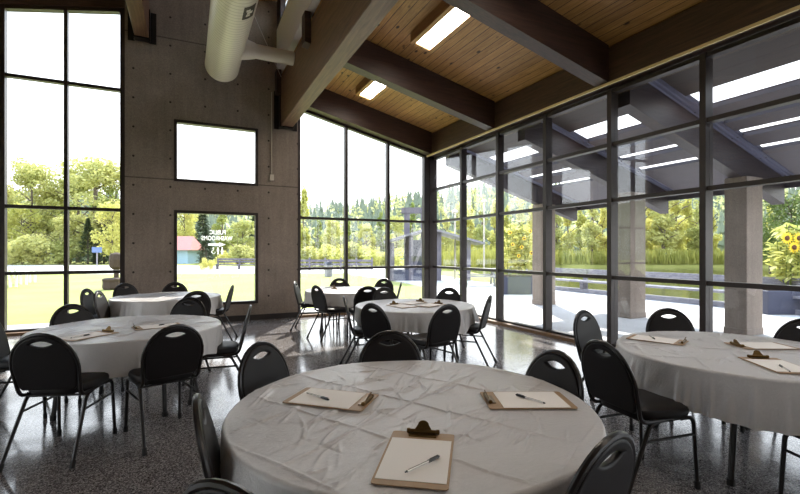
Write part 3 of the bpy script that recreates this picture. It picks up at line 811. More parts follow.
def clipboard(where,end,clip,lab,pen=None,paper=True,L=.4):
    """far-end midpoint and clip-end midpoint, as seen"""
    e=Vector(G(*end,CZ)); c=Vector(G(*clip,CZ)); mid=(e+c)/2; d=(c-e).normalized(); rz=math.atan2(d.y,d.x)-PI/2
    if not cused[0]:
        cused[0]=True; cb0.location=(mid.x,mid.y,CZ); cb0.rotation_euler=(0,0,rz); cb0['label']=lab
    else: dup(cb0,(mid.x,mid.y,CZ),rz,lab,None,None,cbt)
    pm=mid-d*.018; plab='white sheet of paper under the clip of the '+lab
    words=plab.split()
    o=pa0
    if paused[0]: o=pa0.copy(); C.objects.link(o)
    paused[0]=True
    o.location=(pm.x,pm.y,CZ+.0038); o.rotation_euler=(0,0,rz); tag(o,paperlab[lab],'paper','paper sheets on clipboards')
    if pen:
        a=Vector(G(*pen[0],CZ+.01)); b=Vector(G(*pen[1],CZ+.01)); pmid=(a+b)/2; dd=(b-a).normalized(); r2=math.atan2(dd.y,dd.x)-PI/2
        pz=CZ+.0038+.0012+.0056
        if not peused[0]:
            peused[0]=True; pe0.location=(pmid.x,pmid.y,pz); pe0.rotation_euler=(0,0,r2); pe0['label']=penlab[lab]
        else: dup(pe0,(pmid.x,pmid.y,pz),r2,penlab[lab],None,None,pet)
names=[('near','left clipboard on the nearest table',(295,395),(370.5,403),((307,393),(330,400))),
('near','right clipboard on the nearest table, clip at its left',(571.5,400),(481,400.5),((544,403),(515.5,394.6))),
('near','front clipboard on the nearest table, clip at its far end',(408,490),(424,432),((406,472),(440,456))),
('right','left clipboard on the right-hand table, by its back rim',(629,336.5),(687,343.5),((650,336),(654,338.5))),
('right','upper right clipboard on the right-hand table, farther from us',(785,346),(738,346),None),
('right','lower right clipboard on the right-hand table, pen lying on it',(801,374),(757,358),((790,371.5),(779,365))),
('left','left clipboard on the left front table',(70,339),(103,333),((71,338),(90,334.5))),
('left','right clipboard on the left front table',(178,324.5),(136,328.5),((172,323),(160,325))),
('middle','left clipboard on the middle table',(409,307.5),(394,304.6),None),
('middle','centre clipboard on the middle table',(407,303.8),(418,302),None),
('middle','right clipboard on the middle table',(425,306),(436,304.3),None),
('far','front left clipboard on the far table',(323,290.5),(333,289.3),None),
('far','front right clipboard on the far table',(349,289.5),(358,290.2),None),
('far','back left clipboard on the far table',(321,287.6),(329,287.2),None)]
paperlab={n[1]:'white paper sheet on the '+n[1] for n in names}
penlab={n[1]:'black capped ballpoint pen on the '+n[1].split(',')[0] for n in names}
flatspots={}
for n in names:
    e=Vector(G(*n[2],CZ)); q=Vector(G(*n[3],CZ)); dd=(q-e).normalized(); flatspots.setdefault(n[0],[]).append(((e+q)/2,math.atan2(dd.y,dd.x)-PI/2))
    clipboard(n[0],n[2],n[3],n[1],n[4])
for i,k in enumerate(tables):
    if k=='near': cloth(k,120,560,3)
    elif k in('right','left'): cloth(k,56,720,5+i)
    else: cloth(k,36,300,5+i)

# ============================================================ outdoors
GZ=-.06
def flat(name,loops,z0,z1,mat):
    me=flat_shape(name,loops,z1-z0); return st(mesh_obj(name,me,mat,None,Matrix.Translation((0,0,(z0+z1)/2))))
pond=[(13.2,-60),(13.2,15),(20,29),(39.6,38.6),(56.6,30.5),(120,0),(120,-60)]
big=[(-400,-120),(400,-120),(400,420),(-400,420)]
room=[(XL-.2,YF-.2),(XR+.1,YF-.2),(XR+.1,YB+.16),(XL-.2,YB+.16)]
flat('ground_lawn',[big,pond,room],GZ-.5,GZ,M['grass'])
flat('ground_water',[[(12.5,-60),(12.5,16),(20,31),(39.6,40.6),(58,32),(122,1),(122,-60)]],-.50,-.40,M['water'])
# plaza with a curved lawn edge, walkway strip along the building
pl=[(XR+.14,-14),(13.0,-14),(13.0,18),(18,40),(10.2,40),(9.9,29),(9.55,20),(9.1,16.5),(8.2,14.2),(6.8,12.2),(4,11.35),(-22,11.3),(-22,YB+.18),(XR+.14,YB+.18)]
flat('ground_plaza',[pl],GZ-.2,-.02,M['plaza'])
rp=[P(-420,30.5),P(-150,30.3),P(120,30),P(250,30.5),P(345,31),P(345,36),P(250,46),P(120,50),P(-150,52),P(-420,54)]
flat('ground_road',[rp],GZ-.2,GZ+.015,M['road'])
# ---- concrete columns and canopy
for (x,y,lab) in ((8.98,4.46,'square concrete column nearest, right of the tall mullion'),(8.98,6.70,'square concrete column in the middle of the row outside'),(8.98,9.40,'square concrete column farthest, towards the room corner')):
    t=thing('concrete_column',lab,'column',(x,y,-.02),0,'columns of the canopy outside')
    m=MB(); m.box(-.225,.29,-.18,.18,0,2.80); m.build('shaft',M['col_concrete'],t,bevel=.012)
    m=MB(); m.box(-.235,.30,-.19,.19,0,.12); m.build('plinth',M['col_concrete'],t,bevel=.01)
zk=lambda X:4.15-.29*(X-5.75)
RY=(9.40,6.70,4.46,1.9,-.7)
can=thing('canopy','slatted canopy roof with sky gaps outside the right glass wall','canopy',(5.82,4,0))
def rel(m): return m.xf(Matrix.Translation((-5.82,-4,0)))
for y in RY:
    m=MB(); a,b=5.85,10.2
    def dep(x): return .50
    m.hexa([(a,y-.1,zk(a)-.5),(b,y-.1,zk(b)-.5),(b,y+.1,zk(b)-.5),(a,y+.1,zk(a)-.5),(a,y-.1,zk(a)),(b,y-.1,zk(b)),(b,y+.1,zk(b)),(a,y+.1,zk(a))])
    rel(m).build('rafter',M['rafter'],can)
    # corrugated decking over the rafter, ribs down the slope
    m=MB(); n=0; y0=y-.34; pr=[]
    w_=.085
    for q in range(8):
        yy=y0+q*w_; pr+=[(yy,0),(yy+.034,0),(yy+.045,.025),(yy+.074,.025)]
    pr.append((y0+8*w_,0))
    vs=[];fs=[]
    for (yy,h) in pr: vs+=[(6.0,yy,zk(6.0)+.02+h),(b,yy,zk(b)+.02+h),(6.0,yy,zk(6.0)+.024+h),(b,yy,zk(b)+.024+h)]
    for q in range(len(pr)-1):
        i=q*4; fs+=[(i,i+1,i+5,i+4),(i+2,i+6,i+7,i+3)]
    m.add(vs,fs); rel(m).build('corrugated_deck',M['deckmetal'],can)
segs=[(5.85,6.80,'soffit'),(7.30,7.56,'cboard'),(7.80,8.10,'cboard'),(8.34,8.72,'cboard'),(8.92,10.2,'cboard')]
for (a,b,mt) in segs:
    for ya,yb in zip(RY[1:],RY[:-1]):
        A,Bq=ya+.32,yb-.32; m=MB()
        for (p,q) in ([(a,b)] if b-a<.7 else [(a+(b-a)*k/3+.004*(k>0),a+(b-a)*(k+1)/3) for k in range(3)]):
            m.hexa([(p,A,zk(p)-.03),(q,A,zk(q)-.03),(q,Bq,zk(q)-.03),(p,Bq,zk(p)-.03),(p,A,zk(p)+.03),(q,A,zk(q)+.03),(q,Bq,zk(q)+.03),(p,Bq,zk(p)+.03)])
        rel(m).build('soffit_board' if mt=='soffit' else 'slat_board',M[mt],can)
for x in (7.45,8.5,9.4):
    m=MB(); m.box(x-.05,x+.05,RY[-1],RY[0]+.3,zk(x)+.05,zk(x)+.13); rel(m).build('purlin',M['rafter'],can)
m=MB(); x=10.2; m.box(x,x+.06,RY[-1]-.4,RY[0]+.4,zk(x)-.2,zk(x)+.1); rel(m).build('fascia',M['cboard'],can)
# ---- timber bench rail along the deck edge
t=thing('deck_bench','long grey timber bench with backrest rail along the pond edge','bench',(13.0,4,-.02))
m=MB(); m.box(-.25,.2,-16,12,.38,.44); m.build('bench_seat',M['greywood'],t)
m=MB(); m.box(.16,.24,-16,12,.62,.84); m.build('backrest_rail',M['greywood'],t)
m=MB(); m.box(-.2,.2,-16,12,0,.12); m.build('kerb_beam',M['greywood'],t)
for k in range(14):
    y=-15.5+2.1*k; m=MB(); m.box(-.08,.08,y-.07,y+.07,.12,.38); m.box(.10,.18,y-.07,y+.07,.12,.84); m.build('post',M['greywood'],t)
# dark planter wall on the right, with tall sunflowers
px0,py0=P(768,10.3)
t=thing('planter','long dark blue-grey planter box at right beyond the nearest column','planter',(px0,py0,-.02),-YAW)
m=MB(); m.box(0,3.2,-.0,.9,0,.56); m.build('planter_box',M['planter'],t,bevel=.02)
m=MB(); m.box(.05,3.15,.06,.84,.55,.60); m.build('soil',M['stone'],t)
x,y=P(520,15.2)
t=thing('planter','low blue-grey planter box beneath the sunflower bush','planter',(x,y,-.02),-YAW)
m=MB(); m.box(-.62,.78,0,.9,0,.62); m.build('planter_box',M['planter'],t,bevel=.02)
m=MB(); m.box(-.58,.74,.06,.84,.61,.65); m.build('soil',M['stone'],t)
def leafquad(vs,fs,c,n,u,l,w_):
    n=Vector(n).normalized(); u=Vector(u); u=(u-n*u.dot(n)); 
    if u.length<1e-4: u=n.orthogonal()
    u.normalize(); r=n.cross(u); c=Vector(c); i=len(vs)
    vs+=[tuple(c-u*l*.5),tuple(c+r*w_*.5-u*l*.05+n*l*.06),tuple(c+u*l*.5),tuple(c-r*w_*.5-u*l*.05+n*l*.06)]; fs.append((i,i+1,i+2,i+3))
def rv(rng): 
    v=rng.normal(0,1,3); return v/np.linalg.norm(v)
def sunflowers(lab,loc,w_,h,n,flowers,seed,fs_=1.0):
    rng=np.random.default_rng(seed)
    t=thing('sunflower_plant',lab,'plant',(loc[0],loc[1],loc[2]),-YAW)
    ms=MB(); vs=[];fs=[]
    for k in range(n):
        x,y=rng.uniform(-w_,w_),rng.uniform(-.3,.3); hh=h*rng.uniform(.75,1)
        ms.tube([(x,y,0),(x+rng.normal(0,.05),y,hh*.5),(x+rng.normal(0,.1),y,hh)],.012,5)
        for q in range(34):
            a=rng.uniform(0,2*PI); z=hh*rng.uniform(.12,1); r=rng.uniform(.05,.32)
            leafquad(vs,fs,(x+r*math.cos(a),y+r*math.sin(a),z),(rng.normal(0,.5),rng.normal(0,.5),1),(math.cos(a),math.sin(a),-.3),rng.uniform(.16,.30),rng.uniform(.10,.2))
    ms.build('stem',M['f_green'],t); m=MB(); m.add(vs,fs); m.build('leaves',M['f_yellow'],t,fix=False)
    for (x,y,z) in flowers:
        m=MB(); r0=.10*fs_
        for q in range(14):
            a=2*PI*q/14; v2=[];f2=[]
            leafquad(v2,f2,(x+r0*math.cos(a),y-.02,z+r0*math.sin(a)),(0,-1,.1),(math.cos(a),0,math.sin(a)),.11*fs_,.05*fs_); m.add(v2,f2)
        fl=m.build('petals',M['petal'],t,fix=False)
        m=MB(); m.lathe([(.005,-.02),(.05,-.015),(.06,0),(.045,.015),(.005,.022)],12); m.xf(Matrix.Translation((x,y-.03,z))@Matrix.Rotation(PI/2,4,'X')@Matrix.Scale(fs_,4)); m.build('seed_head',M['seedhead'],fl,smooth=True)
x,y=P(786,10.9)
sunflowers('tall sunflower plant at right above the dark planter',(x,y,.58),.42,1.55,12,[(-.36,-.42,1.20),(-.10,-.45,1.20),(-.22,-.45,.98),(.22,-.4,.72)],5)
x,y=P(518,15.7)
sunflowers('sunflower bush with small yellow blooms above the low planter',(x,y,.62),.55,2.0,18,[(-.3,-.4,1.1),(.1,-.4,1.3),(.35,-.4,.8),(-.1,-.45,.7),(.3,-.45,1.55),(-.4,-.45,1.5),(.0,-.45,1.0)],6,.5)
# ---- trees
def crown_mesh(name,rng,n,blobs,leaf,mat,par=None):
    vs=[];fs=[]
    tot=sum(b[3]*b[3]*b[4] for b in blobs)
    for (x,y,z,r,rz_) in blobs:
        k=int(n*(r*r*rz_)/tot)
        for _ in range(k):
            v=rv(rng); rr=rng.uniform(.55,1.0)
            c=(x+v[0]*r*rr,y+v[1]*r*rr,z+v[2]*rz_*rr)
            nn=v*.6+rv(rng)*.8
            leafquad(vs,fs,c,nn,rv(rng),leaf*rng.uniform(.7,1.3),leaf*rng.uniform(.5,.9))
    m=MB(); m.add(vs,fs); return m.build(name,mat,par,fix=False)
def proto_tree(kind,mat,seed,h=10,w_=3,n=3000,leaf=.3,name='leafy_tree'):
    rng=np.random.default_rng(seed)
    t=thing(name,'x','tree',(0,0,-500))
    m=MB(); m.tube([(0,0,-.3),(.05,0,h*.25),(-.08,.05,h*.55),(.03,0,h*.9)],[h*.018,h*.015,h*.010,h*.003],7)
    for q in range(9):
        z=h*rng.uniform(.2,.75); a=rng.uniform(0,2*PI); L=w_*rng.uniform(.5,.9)
        m.tube([(0,0,z),(L*.5*math.cos(a),L*.5*math.sin(a),z+L*.45),(L*math.cos(a),L*math.sin(a),z+L*.7)],[h*.007,h*.005,h*.002],5)
    m.build('trunk',M['bark'],t)
    blobs=[]
    if kind=='round':
        for q in range(40):
            zz=rng.uniform(.18,.93); prof=math.sin(PI*min(1,(zz-.05)/.95))**.6; a=rng.uniform(0,2*PI); r=w_*prof*math.sqrt(rng.uniform(.05,1))*.75
            blobs.append((r*math.cos(a),r*math.sin(a),h*zz,w_*rng.uniform(.22,.38),w_*rng.uniform(.2,.36)))
    elif kind=='column':
        for q in range(22):
            zz=rng.uniform(.06,.97); prof=(1-zz)**.55*.9+.1; a=rng.uniform(0,2*PI); r=w_*prof*rng.uniform(0,.65)
            blobs.append((r*math.cos(a),r*math.sin(a),h*zz,w_*prof*rng.uniform(.25,.45)+.12,h*.07))
    elif kind=='bush':
        for q in range(14):
            a=rng.uniform(0,2*PI); r=w_*rng.uniform(0,.75); zz=rng.uniform(.15,.8)*(1-.45*r/w_)
            blobs.append((r*math.cos(a),r*math.sin(a),h*zz,w_*rng.uniform(.22,.4),h*rng.uniform(.14,.25)))
    crown_mesh('foliage',rng,n,blobs,leaf,mat,t)
    return t
def proto_conifer(seed,h=10,w_=2.4,n=2200,name='conifer_tree'):
    rng=np.random.default_rng(seed); t=thing(name,'x','tree',(0,0,-500))
    m=MB(); m.tube([(0,0,-.3),(0,0,h)],[h*.016,h*.002],7); m.build('trunk',M['bark'],t)
    vs=[];fs=[]
    for _ in range(n):
        zz=rng.uniform(.06,1)**1.15; r=w_*(1-zz)*(.65+.35*abs(math.sin(zz*34)))*math.sqrt(rng.uniform(.12,1))+.04; a=rng.uniform(0,2*PI)
        leafquad(vs,fs,(r*math.cos(a),r*math.sin(a),h*zz-.25*r),(rng.normal(0,.35),rng.normal(0,.35),1),(math.cos(a),math.sin(a),-.45),rng.uniform(.35,.65),rng.uniform(.14,.26))
    m=MB(); m.add(vs,fs); m.build('foliage',M['f_dark'],t,fix=False); return t
protos={
 'poplar':[proto_tree('round',M['f_green'],11,12,3.4,5200,.30),proto_tree('round',M['f_pale'],12,12,3.2,5200,.30)],
 'yellow':[proto_tree('round',M['f_yellow'],13,9,2.8,4200,.30)],
 'willow':[proto_tree('column',M['f_yellow'],21,9,1.9,3600,.27,'young_willow'),proto_tree('column',M['f_yellow'],22,9,1.7,3400,.27,'young_willow'),proto_tree('column',M['f_pale'],23,9,1.8,3400,.27,'young_willow')],
 'green':[proto_tree('round',M['f_pale'],31,8,2.3,3600,.28),proto_tree('column',M['f_green'],32,9,1.9,3200,.28)],
 'bush':[proto_tree('bush',M['f_yellow'],41,3,2.0,2400,.20,'leafy_bush'),proto_tree('bush',M['f_pale'],42,3,2.0,2400,.20,'leafy_bush')],
 'dark':[proto_tree('round',M['f_deep'],51,8,3.2,4200,.25)],
 'conifer':[proto_conifer(61),proto_conifer(62,10,2.0)],
}
pheight={'poplar':12,'yellow':9,'willow':9,'green':8,'bush':3,'dark':8,'conifer':10}
ptree={id(p):kids(p) for v in protos.values() for p in v}
pused=set(); pcount={k:0 for k in protos}
def tree(kind,px,Z,h,lab,grp,wide=1.0,var=None):
    L=protos[kind]; p=L[(pcount[kind] if var is None else var)%len(L)]; pcount[kind]+=1
    s=h/pheight[kind]*1.04; x,y=P(px,Z); rz=random.uniform(0,6.28)
    cat='bush' if kind=='bush' else 'tree'
    if id(p) not in pused:
        pused.add(id(p)); p.location=(x,y,GZ); p.rotation_euler=(0,0,rz); p.scale=(s*wide,s*wide,s); tag(p,lab,cat,grp)
    else:
        o=dup(p,(x,y,GZ),rz,lab,grp,(s*wide,s*wide,s),ptree[id(p)]); o['category']=cat
top=lambda y,Z: H-GZ+(HY-y)*Z/F
# left window
g='trees beyond the road at left'
tree('poplar',32,60,top(160,60),'tall loose green tree at far left, left of the first mullion',g,1.05,1)
tree('poplar',96,57,top(157,57),'tall full yellow-green tree right of the mullion in the tall window',g,1.45,1)
tree('poplar',8,64,top(186,64),'shorter green tree at the extreme left picture edge',g,1,1)
tree('poplar',62,66,top(178,66),'green tree half hidden behind the mullion of the tall window',g,.9,0)
tree('yellow',112,50,top(205,50),'bright yellow-leaved tree low at the right side of the tall window',g,1,0)
tree('conifer',88,54,top(220,54),'dark spruce behind the blue sign in the tall window',g,1.5)
tree('conifer',104,55,top(224,55),'dark spruce half covered by the yellow-leaved tree',g,1.5)
tree('bush',12,52,top(234,52),'rounded pale bush at far left beyond the road',g,1.3,1)
tree('bush',36,52,top(228,52),'rounded pale bush between the benches and the mullion',g,1.3,1)
tree('bush',60,53,top(232,53),'pale bush just left of the mullion beyond the road',g,1.2,1)
tree('yellow',22,56,top(205,56),'mid-height olive tree before the tall loose tree',g,1.1,0)
tree('poplar',48,62,top(186,62),'broad pale tree between the loose tree and the mullion',g,1.2,1)
tree('poplar',78,63,top(172,63),'rounded green tree just right of the mullion, behind the tallest',g,1.2,1)
tree('poplar',116,60,top(172,60),'green tree touching the right jamb of the tall window',g,1.1,0)
tree('green',70,56,top(214,56),'small olive tree right beside the mullion foot',g,1.3,0)
tree('poplar',-30,60,top(170,60),'green tree outside the left picture edge',g,1,1)
# pier window
g='trees seen through the pier window'
tree('yellow',184,70,top(200,70),'yellow-green tree left in the washrooms window above the red roof',g,.75,0)
tree('conifer',203,66,top(206,66),'dark spruce in the washrooms window right of the red roof',g,1.3)
tree('conifer',206,53,top(228,53),'small dark spruce right of the red roofed house',g,1.5)
tree('green',222,62,top(212,62),'green tree behind the white lettering in the pier window',g,1.2,1)
tree('green',243,60,top(219,60),'pale green tree at the right side of the pier window',g,1.3,0)
tree('conifer',254,70,top(216,70),'distant spruce at the right edge of the pier window',g,1.2)
tree('bush',206,37,top(254,37),'small bright bush left of the long dark bench',g,.7,0)
tree('bush',238,50,top(240,50),'pale bush behind the long dark bench',g,1.2,1)
tree('bush',253,50,top(244,50),'pale bush at the right end of the long dark bench',g,1.2,1)
tree('bush',224,52,top(246,52),'pale bush behind the left end of the long dark bench',g,1.1,0)
# middle window
g='yellow bushes behind the fence in the corner window'
for i,(px,yt) in enumerate(((303,244),(315,240),(328,238),(340,237),(352,236),(364,238),(376,240),(388,242))):
    tree('bush',px,44+(i%3),top(yt,44),'yellow-green bush, %s from the left behind the low fence'%['first','second','third','fourth','fifth','sixth','seventh','eighth'][i],g,1.15,0 if i%4 else 1)
g='trees behind the yellow bushes'
for i,(px,yt,kd) in enumerate(((304,188,'willow'),(318,222,'green'),(332,218,'green'),(349,226,'green'),(366,222,'green'),(381,218,'green'),(396,214,'green'),(412,210,'green'),(428,206,'willow'))):
    tree(kd,px,62+3*(i%2),top(yt,62),['thin tall tree at the left jamb of the corner window','second tree from the left in the corner window','third tree from the left in the corner window','tree just right of the second mullion in the corner window','middle tree of the corner window, behind the bushes','tree left of the third mullion in the corner window','tree right of the third mullion, above the grey shelter','tree behind the grey shelter posts','thin tree beside the corner post'][i],g,.9)
# right glass wall
g='young yellow-green trees in the row beyond the pond'
order=['first','second','third','fourth','fifth','sixth','seventh','eighth','ninth','tenth','eleventh','twelfth','thirteenth','fourteenth','fifteenth','sixteenth','seventeenth','eighteenth','nineteenth','twentieth','twenty-first','twenty-second','twenty-third','twenty-fourth']
ws=[(447,212),(458,204),(470,207),(482,203),(495,200),(507,206),(519,202),(531,207),(542,203),(556,205),(568,198),(580,204),(592,196),(603,203),(615,198),(628,196),(641,180),(653,176),(664,178),(676,180),(688,188),(699,202),(712,208),(770,205)]
for i,(px,yt) in enumerate(ws):
    tree('willow',px,55+2.5*(i%3),top(yt,57),'young yellow-green tree, %s from the left in the pond row'%order[i],g,1.0 if i%3 else 1.15)
tree('dark',792,30,top(196,30),'dark green leafy tree at the right edge behind the sunflowers','dark trees at right',1.15)
tree('dark',770,34,top(212,34),'dark green tree just right of the nearest column','dark trees at right',.9)
for px in (822,850): tree('dark',px,30,6.0,'dark green tree outside the right picture edge','dark trees at right',1.1)
for k,vv in protos.items():
    for p in vv:
        if id(p) not in pused:
            for c in kids(p): bpy.data.objects.remove(c)
            bpy.data.objects.remove(p)
# reeds along the far bank, hill and its forest: uncountable
rng=np.random.default_rng(9); vs=[];fs=[]
bank=[Vector((20,29)),Vector((39.6,38.6)),Vector((56.6,30.5)),Vector((100,10))]
for (a,b) in zip(bank[:-1],bank[1:]):
    n=int((b-a).length*150); nrm=Vector((-(b-a).y,(b-a).x)).normalized()
    for _ in range(n):
        p=a.lerp(b,rng.uniform(0,1))+nrm*rng.uniform(-.4,3.5); h=rng.uniform(.8,2.3)
        leafquad(vs,fs,(p.x,p.y,GZ+h*.45),(rng.normal(0,1),rng.normal(0,1),.1),(rng.normal(0,.12),rng.normal(0,.12),1),h,.12)
m=MB(); m.add(vs,fs); tag(m.build('tall_reeds',M['f_reed'],None,fix=False),'pale green reeds along the far bank of the pond','reeds',None,'stuff')
def hz(a,r):
    base=20+5*math.sin(a*3.1+.6)+3*math.sin(a*7.7)
    t_=min(1,max(0,(r-75)/150)); return GZ+base*t_*t_*(3-2*t_)
m=MB(); na,nr=70,16; vs=[];fs=[]
for i in range(na+1):
    a=math.radians(-80)+math.radians(160)*i/na
    for j in range(nr+1):
        r=72+210*j/nr; vs.append((*P(CX,1),0)); 
        x=math.sin(YAW+a)*r; y=math.cos(YAW+a)*r; vs[-1]=(x,y,hz(a,r)-.3)
for i in range(na):
    for j in range(nr):
        q=i*(nr+1)+j; fs.append((q,q+1,q+nr+2,q+nr+1))
m.add(vs,fs); st(m.build('ground_hill',M['hill'],smooth=True))
vs=[];fs=[];vs2=[];fs2=[]
for _ in range(2600):
    a=math.radians(rng.uniform(-62,62)); r=rng.uniform(88,235); x=math.sin(YAW+a)*r; y=math.cos(YAW+a)*r; z0=hz(a,r)-.4; h=rng.uniform(5,10); w_=h*.17
    if rng.uniform()<.72:
        for k in range(4):
            zb=z0+h*(.06+.22*k); zt_=z0+h*min(1,.42+.22*k); ww=w_*(1-.22*k); b=len(vs); ph=rng.uniform(0,6)
            vs.append((x,y,zt_))
            for q in range(7): aa=ph+2*PI*q/7; rj=ww*rng.uniform(.6,1.15); vs.append((x+rj*math.cos(aa),y+rj*math.sin(aa),zb+rng.uniform(-.3,.3)))
            fs+=[(b,b+1+q,b+1+(q+1)%7) for q in range(7)]
    else:
        for q in range(34):
            v=rv(rng); leafquad(vs2,fs2,(x+v[0]*w_*1.3,y+v[1]*w_*1.3,z0+h*.45+v[2]*h*.36),v+rv(rng)*.5,rv(rng),1.3,.9)
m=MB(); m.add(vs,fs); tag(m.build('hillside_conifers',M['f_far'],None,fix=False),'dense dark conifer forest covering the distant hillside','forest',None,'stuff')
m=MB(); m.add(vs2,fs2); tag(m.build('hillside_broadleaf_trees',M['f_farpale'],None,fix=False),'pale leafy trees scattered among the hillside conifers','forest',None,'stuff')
# ---- things on the lawn
def bench_simple(lab,a,b,w_,h,mat,back=False,name='lawn_bench',grp=None):
    a=Vector(a);b=Vector(b); d=(b-a); L=d.length; t=thing(name,lab,'bench',((a.x+b.x)/2,(a.y+b.y)/2,GZ),math.atan2(d.y,d.x),grp)
    m=MB(); m.box(-L/2,L/2,-w_/2,w_/2,h-.06,h); m.build('seat_plank',mat,t)
    if back:
        for z in (h+.14,h+.36): m=MB(); m.box(-L/2,L/2,w_/2-.02,w_/2+.04,z,z+.15); m.build('back_plank',mat,t)
    n=max(2,int(L/1.6)+1)
    for k in range(n):
        x=-L/2+.12+(L-.24)*k/(n-1); m=MB(); m.box(x-.05,x+.05,-w_/2+.03,-w_/2+.11,0,h-.06); m.box(x-.05,x+.05,w_/2-.11,w_/2-.03,0,(h+.5) if back else h-.06); m.build('leg',mat,t)
    return t
bench_simple('nearer long white bench on the lawn at far left',P(-14,15.8),P(33,22),.34,.62,M['whitepaint'])
bench_simple('farther white bench on the lawn at far left',P(-8,21),P(13,25.5),.34,.62,M['whitepaint'])
bench_simple('long dark grey bench with backrest on the lawn below the lettering',P(216,38),P(262,38),.45,.45,M['darkgrey'],True)
x,y=P(97,44); t=thing('park_sign','small blue sign on a post beside the road','sign',(x,y,GZ))
m=MB(); m.box(-.05,.05,-.05,.05,0,1.9); m.build('post',M['greywood'],t)
m=MB(); m.box(-.42,.42,-.08,-.05,1.45,2.0); m.build('sign_board',M['signblue'],t)
x,y=P(113.5,17.8); t=thing('stone_block','brown stone block on the lawn at the right jamb of the tall window','stone',(x,y,GZ),.3)
m=MB(); m.lathe([(.35,0),(.40,.08),(.38,.3),(.41,.42),(.33,.46),(.02,.48)],9); m.build('lower_block',M['stone'],t)
m=MB(); m.tube([(.1,0,.46),(.1,0,.8)],.09,8); m.build('stem_block',M['stone'],t)
m=MB(); m.lathe([(.1,.78),(.24,.9),(.27,1.2),(.22,1.42),(.05,1.5)],9,(.1,0,0)); m.build('top_block',M['stone'],t)
# house with red roof
x,y=P(167,58); t=thing('park_house','low house with red gabled roof and pale blue wall','house',(x,y,GZ),-.35)
m=MB(); m.box(-3.2,3.4,-2.2,2.2,0,1.9); m.build('wall',M['bluewall'],t)
m=MB(); m.prism([(-3.9,1.75),(3.9,1.75),(3.0,3.5),(-3.0,3.5)],'y',-.15,.15); m.v=[]; m.f=[]
m.hexa([(-3.9,-2.8,1.75),(4.0,-2.8,1.75),(4.0,2.8,1.75),(-3.9,2.8,1.75),(-3.2,-.1,3.6),(3.3,-.1,3.6),(3.3,.1,3.6),(-3.2,.1,3.6)]); m.build('roof',M['redroof'],t)
for xx in (-1.2,1.4):
    m=MB(); m.box(xx-.5,xx+.5,-2.24,-2.18,.7,1.5); m.build('window',M['darkgrey'],t)
# low dark fence and pedestal in the corner window
a=Vector(P(294,36)); b=Vector(P(372,36)); d=b-a; L=d.length
t=thing('park_fence','low blue-grey slatted fence before the yellow bushes','fence',((a.x+b.x)/2,(a.y+b.y)/2,GZ),math.atan2(d.y,d.x))
m=MB()
for z in (.2,.5,.8): m.box(-L/2,L/2,-.03,.03,z-.1,z+.1)
m.build('slat_panel',M['darkgrey'],t)
for k in range(6):
    xx=-L/2+L*k/5; m=MB(); m.box(xx-.07,xx+.07,-.07,.07,0,1.05); m.build('post',M['darkgrey'],t)
x,y=P(328.5,27); t=thing('waste_bin','square pale waste bin with dark lid before the low fence','bin',(x,y,GZ),.2)
m=MB(); m.box(-.19,.19,-.19,.19,0,.72); m.build('bin_body',M['greywood'],t,bevel=.02)
m=MB(); m.prism([(-.21,.72),(.21,.72),(.12,.92),(-.12,.92)],'y',-.2,.2); m.build('bin_lid',M['planter'],t)
# grey timber shelter beyond the corner
x,y=P(421,23.5); t=thing('timber_shelter','grey timber shelter with posts, low roof and tall frame outside the corner','shelter',(x,y,-.02),-.45)
m=MB(); m.box(-1.7,.1,-.9,1.2,0,.55); m.build('low_wall',M['planter'],t)
for (xx,yy,h) in ((-1.55,-.8,1.95),(-.55,-.8,2.3),(.9,-.8,2.6),(2.4,-.8,2.1),(-1.55,1.4,1.95),(2.4,1.4,2.1)):
    m=MB(); m.box(xx-.11,xx+.11,yy-.11,yy+.11,0,h); m.build('post',M['darkgrey'],t)
for (xx,yy) in ((-.75,.2),(.15,.2)):
    m=MB(); m.box(xx-.15,xx+.15,yy-.15,yy+.15,0,3.75); m.build('tower_post',M['darkgrey'],t)
m=MB(); m.box(-1.05,.45,.02,.38,3.55,3.85); m.build('tower_beam',M['darkgrey'],t)
m=MB(); m.hexa([(-1.95,-1.2,1.92),(.4,-1.2,2.62),(.4,1.8,2.62),(-1.95,1.8,1.92),(-1.95,-1.2,2.02),(.4,-1.2,2.74),(.4,1.8,2.74),(-1.95,1.8,2.02)])
m.hexa([(.4,-1.2,2.62),(3.2,-1.2,1.85),(3.2,1.8,1.85),(.4,1.8,2.62),(.4,-1.2,2.74),(3.2,-1.2,1.96),(3.2,1.8,1.96),(.4,1.8,2.74)]); m.build('shelter_roof',M['greywood'],t)
for (p,q) in (((-.55,-.8,.3),(.2,-.8,2.2)),((.9,-.8,2.3),(.15,-.8,.3))):
    m=MB(); m.bar(p,q,.12,.16); m.build('diagonal_brace',M['darkgrey'],t)
m=MB(); m.box(-.45,.8,-.55,-.45,0,2.1); m.build('wall_panel',M['planter'],t)
for (px,Z,h,lab) in ((455,24,3.6,'slim grey lamp post right of the corner post'),(484,26,4.4,'tall slim grey lamp post before the pond trees')):
    x,y=P(px,Z); t=thing('lamp_post',lab,'lamp post',(x,y,-.05))
    m=MB(); m.tube([(0,0,0),(0,0,h)],[.06,.045],8); m.build('post',M['galv'],t,smooth=True)
    m=MB(); m.lathe([(.05,h),(.16,h+.05),(.18,h+.12),(.04,h+.2)],12); m.build('lantern',M['galv'],t,smooth=True)
x,y=P(479,19.5); t=thing('picnic_table','grey picnic table on the plaza right of the corner','picnic table',(x,y,-.02),-.5)
m=MB(); m.box(-.9,.9,-.38,.38,.68,.74); m.build('table_top',M['greywood'],t)
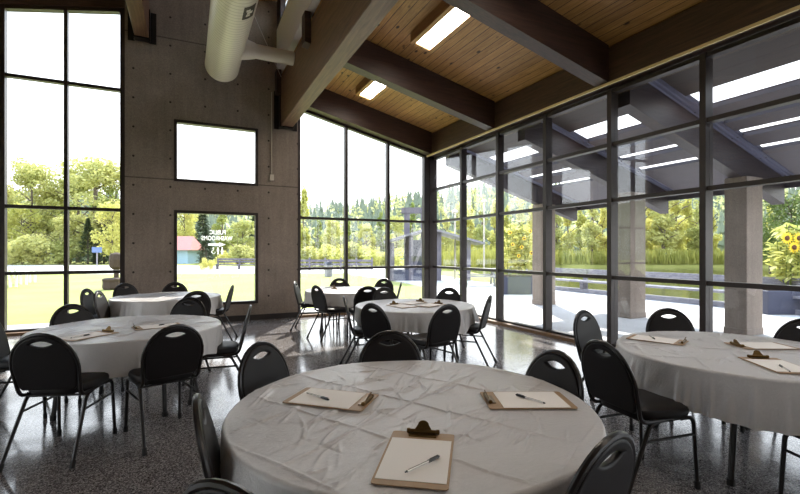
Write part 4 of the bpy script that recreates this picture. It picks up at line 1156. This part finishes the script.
for s in (-1,1):
    m=MB(); m.box(-.9,.9,s*.72-.13,s*.72+.13,.40,.45); m.build('seat_plank',M['greywood'],t)
    m=MB(); m.bar((s*.6,-.55,0),(s*.6,-.2,.68),.08,.08); m.bar((s*.6,.55,0),(s*.6,.2,.68),.08,.08); m.bar((s*.6,-.72,.37),(s*.6,.72,.37),.08,.08); m.build('leg_frame',M['greywood'],t)
# ============================================================ light
w=bpy.data.worlds.new('sky'); bpy.context.scene.world=w; w.use_nodes=True; nt=w.node_tree; nt.nodes.clear()
o=nt.nodes.new('ShaderNodeOutputWorld'); bg=nt.nodes.new('ShaderNodeBackground'); tc=nt.nodes.new('ShaderNodeTexCoord'); sx=nt.nodes.new('ShaderNodeSeparateXYZ'); cr=nt.nodes.new('ShaderNodeValToRGB')
nt.links.new(tc.outputs['Generated'],sx.inputs[0]); nt.links.new(sx.outputs[2],cr.inputs[0])
cr.color_ramp.elements[0].position=0; cr.color_ramp.elements[0].color=(1,.98,.95,1)
cr.color_ramp.elements[1].position=.8; cr.color_ramp.elements[1].color=(.62,.78,1,1)
nt.links.new(cr.outputs[0],bg.inputs[0]); bg.inputs[1].default_value=SKY; nt.links.new(bg.outputs[0],o.inputs[0])
sd=bpy.data.lights.new('sun','SUN'); sd.energy=SUN; sd.angle=.009; sd.color=(1,.93,.82)
so=bpy.data.objects.new('sun',sd); C.objects.link(so)
el=math.radians(44); to=Vector((.51*math.cos(el),.86*math.cos(el),math.sin(el)))
so.rotation_euler=to.to_track_quat('Z','Y').to_euler(); so.location=(20,40,40)
# ============================================================ camera
cd=bpy.data.cameras.new('camera'); co=bpy.data.objects.new('camera',cd); C.objects.link(co)
co.location=(0,0,H); co.rotation_euler=(PI/2,0,-YAW); cd.sensor_width=36; cd.lens=F/800*36; cd.shift_y=5/800; cd.clip_end=900; cd.clip_start=.05
sc=bpy.context.scene; sc.camera=co
vs_=sc.view_settings; vs_.view_transform='Standard'; vs_.look='None'; vs_.gamma=1; vs_.use_curve_mapping=False; vs_.exposure=EXPO
